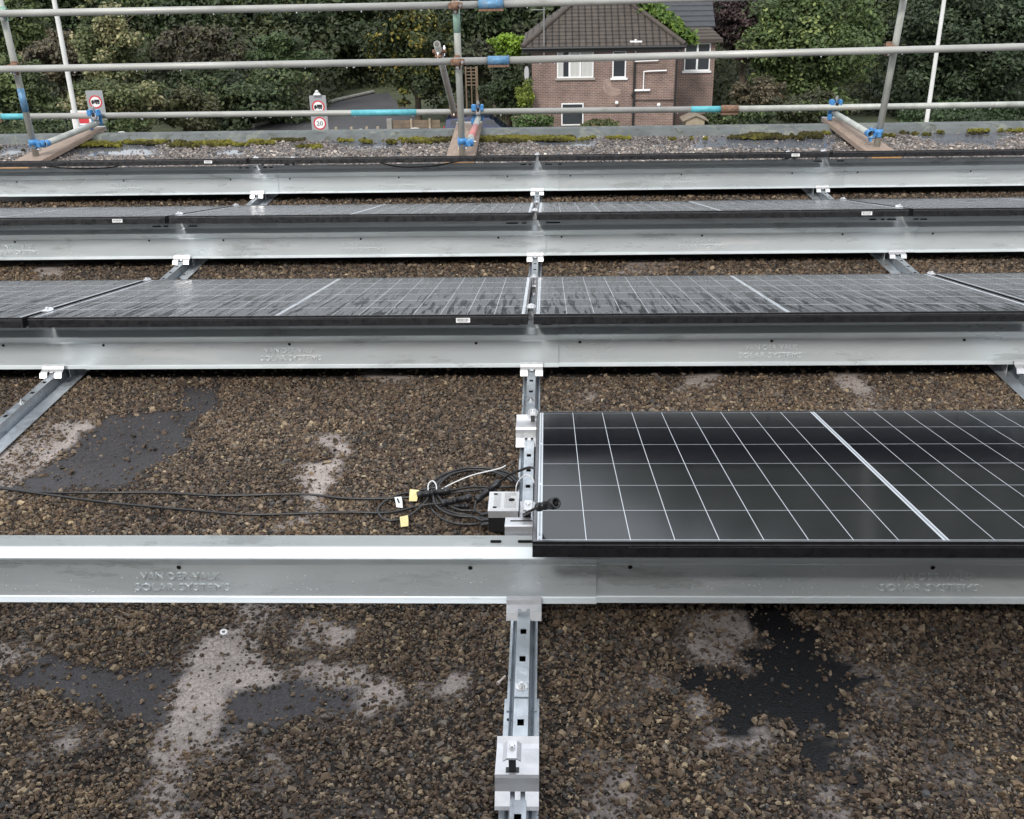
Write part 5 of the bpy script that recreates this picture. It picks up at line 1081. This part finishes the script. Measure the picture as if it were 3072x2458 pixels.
# ------------------------------------------------------------------ white poles, road signs
for (x, y, nm, r) in ((-11.14, 23.0, 'left', .062), (10.72, 28.0, 'right', .062)):
    t = empty('white_pole', (x, y, G), 'tall white pole behind the %s end of the guard rail' % nm, 'pole', 'tall white poles beyond the roof')
    b = MB(); b.tube([(0, 0, 0), (0 if nm == 'left' else .0, 0, 9.5)], r, 14, radii=[r * 1.1, r * .8]); b.build('shaft', mat('white_pole_paint_' + nm, (.62, .62, .60), .4, 0, var=.12, vscale=2), t)
    b = MB(); b.tube([(0, 0, 0), (0, 0, 1.1)], r * 1.5, 14); b.box((0, 0, .02), (.34, .34, .04)); b.build('base', mat('pole_base_' + nm, (.45, .45, .44), .5), t)
sg = mat('sign_grey', (.30, .31, .32), .5, .2); sred = mat('sign_red', (.50, .035, .045), .45); swh = mat('sign_white', (.72, .72, .72), .5); sbk = mat('sign_black', (.012, .012, .012), .6)
def lorry(b, cx, cz, s, y):                # side view of a lorry facing left
    q = lambda x0, x1, z0, z1: b.bb(cx + x0 * s, cx + x1 * s, y - .004, y, cz + z0 * s, cz + z1 * s)
    q(-.10, .30, -.02, .20); q(-.32, -.12, -.04, .10); q(-.28, -.14, .101, .17); q(-.119, -.101, -.02, .02); q(-.32, .30, -.075, -.041)
    for wx in (-.24, .06, .21): b.disc((cx + wx * s, y - .0045, cz - .09 * s), .06 * s, (0, -1, 0), 14)
def road_sign(x, y, zc, label, plate, twenty, yaw=0):
    t = empty('road_sign', (x, y, G), label, 'road sign', 'round red ringed road signs'); zc -= G; t.rotation_euler = (0, 0, yaw)
    b = MB(); b.tube([(0, .06, 0), (0, .06, zc + plate[1])], .04, 10); b.build('post', sg, t)
    b = MB(); b.bb(-.39, .39, -.012, .012, zc + plate[0], zc + plate[1]); pl = b.build('backing_plate', sg, t, bevel=.004)
    cs = [zc] + ([zc - .76] if twenty else [])
    for i, c in enumerate(cs):
        b = MB(); b.disc((0, -.0145, c), .300, (0, -1, 0), 32); face = b.build('sign_face', swh, t)
        b = MB(); b.disc((0, -.018, c), .300, (0, -1, 0), 32, ri=.235); b.build('red_ring', sred, face)
        if i == 0: b = MB(); lorry(b, 0, c - .02, .62, -.018); b.build('lorry_symbol', sbk, face)
        else: text_obj('number', '20', .29, .002, sbk, face, (0, -.019, c - .10), width=.30)
    return t
s1 = aty(287, 306, 48); s2 = aty(955, 321, 48)
road_sign(s1.x, 48, s1.z, 'round no-lorries sign on a grey plate behind the left white pole', (-1.35, .52), False, .12)
r2 = road_sign(s2.x, 48, s2.z, 'no-lorries sign with a round 20 sign below it, by the road', (-1.12, .52), True, .05)
b = MB(); b.box((0, -.05, s2.z - G + .60), (.36, .22, .10), taper=.6); b.ball((0, -.05, s2.z - G + .68), .09); b.build('sign_lamp', mat('lamp_grey', (.5, .52, .5), .4), r2)
s3 = aty(245, 362, 44)
t = empty('notice_board', (s3.x, 44, G), 'white framed red notice board behind the left white pole', 'notice board'); zc = s3.z - G
b = MB(); b.bb(-.42, .42, -.02, .02, zc - .62, zc + .42); b.build('board', swh, t)
b = MB(); b.bb(-.34, .34, -.028, -.021, zc - .12, zc + .16); b.bb(-.34, .34, -.028, -.021, zc + .26, zc + .34); b.build('red_band', sred, t)
b = MB(); b.bb(-.34, .34, -.028, -.021, zc - .42, zc - .20); b.build('blue_band', mat('sign_blue', (.15, .25, .4), .5), t)
for s in (-1, 1): b = MB(); b.tube([(s * .40, .05, 0), (s * .40, .05, zc + .45)], .035, 8); b.build('leg', swh, t)

# ------------------------------------------------------------------ dark blue car, fences, trellis, hut
cb = aty(1326, 360, 46.3); cbx = cb.x
t = empty('parked_car', (cbx, 45.6, G), 'dark blue hatchback parked left of the brick house', 'car')
paint = mat('dark_blue_paint', (.012, .018, .06), .25, .3, coat=.8); cgl = mat('car_glass', (.02, .025, .03), .08, spec=.8); tyre = mat('tyre', (.015, .015, .015), .8)
top = aty(1380, 353, 45.6).z - G
# body side profile (x,z), extruded across the car with tapered greenhouse
prof = [(0, .38), (.02, .80), (.10, 1.0), (.22, top - .12), (.55, top - .02), (1.3, top), (2.2, top - .06), (3.05, .98), (3.9, .84), (4.12, .66), (4.15, .36), (3.7, .25), (.5, .25)]
b = MB(); n_ = len(prof)
rows = [(0.0, .9), (.12, 1.0), (.85, 1.0), (1.58, 1.0), (1.70, .9)]
vs = []
for yy, sc_f in rows:
    for x, z in prof:
        zz_ = z if z < .95 else .95 + (z - .95) * (1 if .2 < yy < 1.5 or True else 1); vs.append((2.07 + (x - 2.07) * (1 if sc_f == 1 else .985), yy + (0.16 if z > 1.05 and yy < .5 else (-.16 if z > 1.05 and yy > 1.2 else 0)), zz_))
fs = [(i * n_ + j, i * n_ + (j + 1) % n_, (i + 1) * n_ + (j + 1) % n_, (i + 1) * n_ + j) for i in range(4) for j in range(n_)] + [tuple(range(n_))[::-1], tuple(range(4 * n_, 5 * n_))]
b.add(vs, fs); bo = b.build('body', paint, t)
for x0, x1 in ((.42, 1.15), (1.22, 1.95), (2.02, 2.7)):
    b = MB(); b.add([(x0, .012 + .02, 1.0), (x1, .032, 1.0), (min(x1, 2.45) - .05 if x1 > 2 else x1, .130, top - .13), (x0 + (.05 if x0 < .5 else 0), .130, top - .13)], [(0, 1, 2, 3)])
    b.v = [(x, y - .012, z) for x, y, z in b.v]; b.build('side_window', cgl, t)
b = MB(); b.add([(.12, .25, 1.03), (.12, 1.45, 1.03), (.25, 1.36, top - .14), (.25, .34, top - .14)], [(0, 1, 2, 3)]); b.v = [(x - .02, y, z) for x, y, z in b.v]; b.build('rear_window', cgl, t)
for yy in (-.012, 1.55): b = MB(); b.bb(-.035, .12, yy, yy + .16, .78, 1.02); b.build('tail_light', mat('tail_red', (.7, .02, .03), .3), t, bevel=.02)
for x in (.78, 3.35):
    for yy in (-.01, 1.5):
        b = MB(); b.cyl((x, yy, .32), (x, yy + .2, .32), .32, 24); wh = b.build('wheel', tyre, t); b = MB(); b.disc((x, yy - .004, .32), .2, (0, -1, 0), 20); b.build('rim', MT['steel'], wh)
def wood(nm, c): return mat(nm, c, .85, 0, var=.25, vscale=3)
fw = wood('pale_fence_wood', (.28, .23, .165)); fd = wood('brown_board', (.15, .11, .075))
t = empty('rail_fence', (aty(1008, 380, 45).x, 45, G), 'low post and rail fence beside the road sign', 'fence'); fx0 = t.location.x
for u in (1008, 1054, 1100, 1133): b = MB(); x = aty(u, 380, 45).x - fx0; b.box((x, 0, .70), (.11, .11, 1.40)); b.build('post', fw, t)
zt_ = aty(1054, 356, 45).z - G
b = MB()
for zz_ in (.72, 1.15): b.bb(0, aty(1133, 380, 45).x - fx0, -.09, -.056, zz_, zz_ + .09)
b.build('rail', fd, t)
t = empty('board_fence', (aty(1169, 380, 45.2).x, 45.2, G), 'brown board fence between the rail fence and the dark car', 'fence'); fx0 = t.location.x
ztb = aty(1180, 357, 45.2).z - G
b = MB(); b.box((0, 0, ztb / 2), (.22, .2, ztb)); b.build('post', km, t)
b = MB(); xe = aty(1320, 380, 45.2).x - fx0
for i in range(9): b.bb(.12, xe, .0, .03, .05 + i * (ztb - .1) / 9, .05 + (i + .88) * (ztb - .1) / 9)
b.build('boards', fd, t)
for u in (1235, 1290): b = MB(); b.box((aty(u, 380, 45.2).x - fx0, -.05, ztb / 2), (.09, .08, ztb)); b.build('post', fw, t)
t = empty('garden_trellis', (aty(1400, 300, 51).x, 51, G), 'brown garden trellis of tall posts left of the house', 'trellis'); fx0 = t.location.x
zt_ = aty(1420, 200, 51).z - G
b = MB()
for u, w_ in ((1400, .07), (1416, .05), (1432, .13)): b.box((aty(u, 300, 51).x - fx0, 0, zt_ / 2), (w_, .1, zt_))
for zz_ in np.linspace(2.4, zt_ - .1, 6): b.bb(0, aty(1432, 300, 51).x - fx0, -.03, 0.0, zz_, zz_ + .05)
b.build('lattice', fd, t)
b = MB(); b.box((aty(1480, 300, 50).x - fx0, 0, zt_ * .46), (.15, .12, zt_ * .92)); b.build('post', fw, t)
t = empty('garden_hut', (aty(2086, 360, 46).x, 46, G), 'small wooden hut with a pale pitched roof right of the house', 'hut'); zt_ = aty(2086, 344, 46).z - G; zs = aty(2086, 356, 46).z - G
b = MB(); b.bb(-.42, .42, 0, 1.0, 0, zs); b.add([(-.42, .0, zs), (.42, 0, zs), (0, 0, zt_ - .04), (-.42, 1, zs), (.42, 1, zs), (0, 1, zt_ - .04)], [(0, 1, 2), (3, 5, 4)]); b.build('wall', fw, t)
b = MB()
for s in (-1, 1): b.add([(0, -.1, zt_), (s * .58, -.1, zs - .08), (s * .58, 1.1, zs - .08), (0, 1.1, zt_), (0, -.1, zt_ - .05), (s * .58, -.1, zs - .13), (s * .58, 1.1, zs - .13), (0, 1.1, zt_ - .05)], [(0, 1, 2, 3), (4, 7, 6, 5), (0, 4, 5, 1), (1, 5, 6, 2), (2, 6, 7, 3)])
b.build('roof', wood('hut_roof', (.22, .18, .14)), t)
# small white stones and snail-like lichen balls on the roof edge
for i, (u, v) in enumerate(((333, 404), (365, 402), (938, 402), (950, 400), (1017, 398), (1083, 397), (1140, 398), (1148, 405), (1245, 393), (1258, 397), (1272, 395))):
    d = ray(u, v); p = CAM + d * ((.03 - CAM.z) / d.z)
    b = MB(); b.ball((0, 0, 0), .024 + .008 * (i % 3), n=5, sq=(1.2, .9, .7)); b.v = [(x * (1 + .2 * math.sin(i + 9 * y)), y, z) for x, y, z in b.v]
    o = b.build('white_pebble', mat('pale_pebble_%d' % i, (.55, .55, .52), .8), loc=tuple(p)); tag(o, 'small white pebble on the mossy roof edge', 'pebble', 'white pebbles along the roof edge')
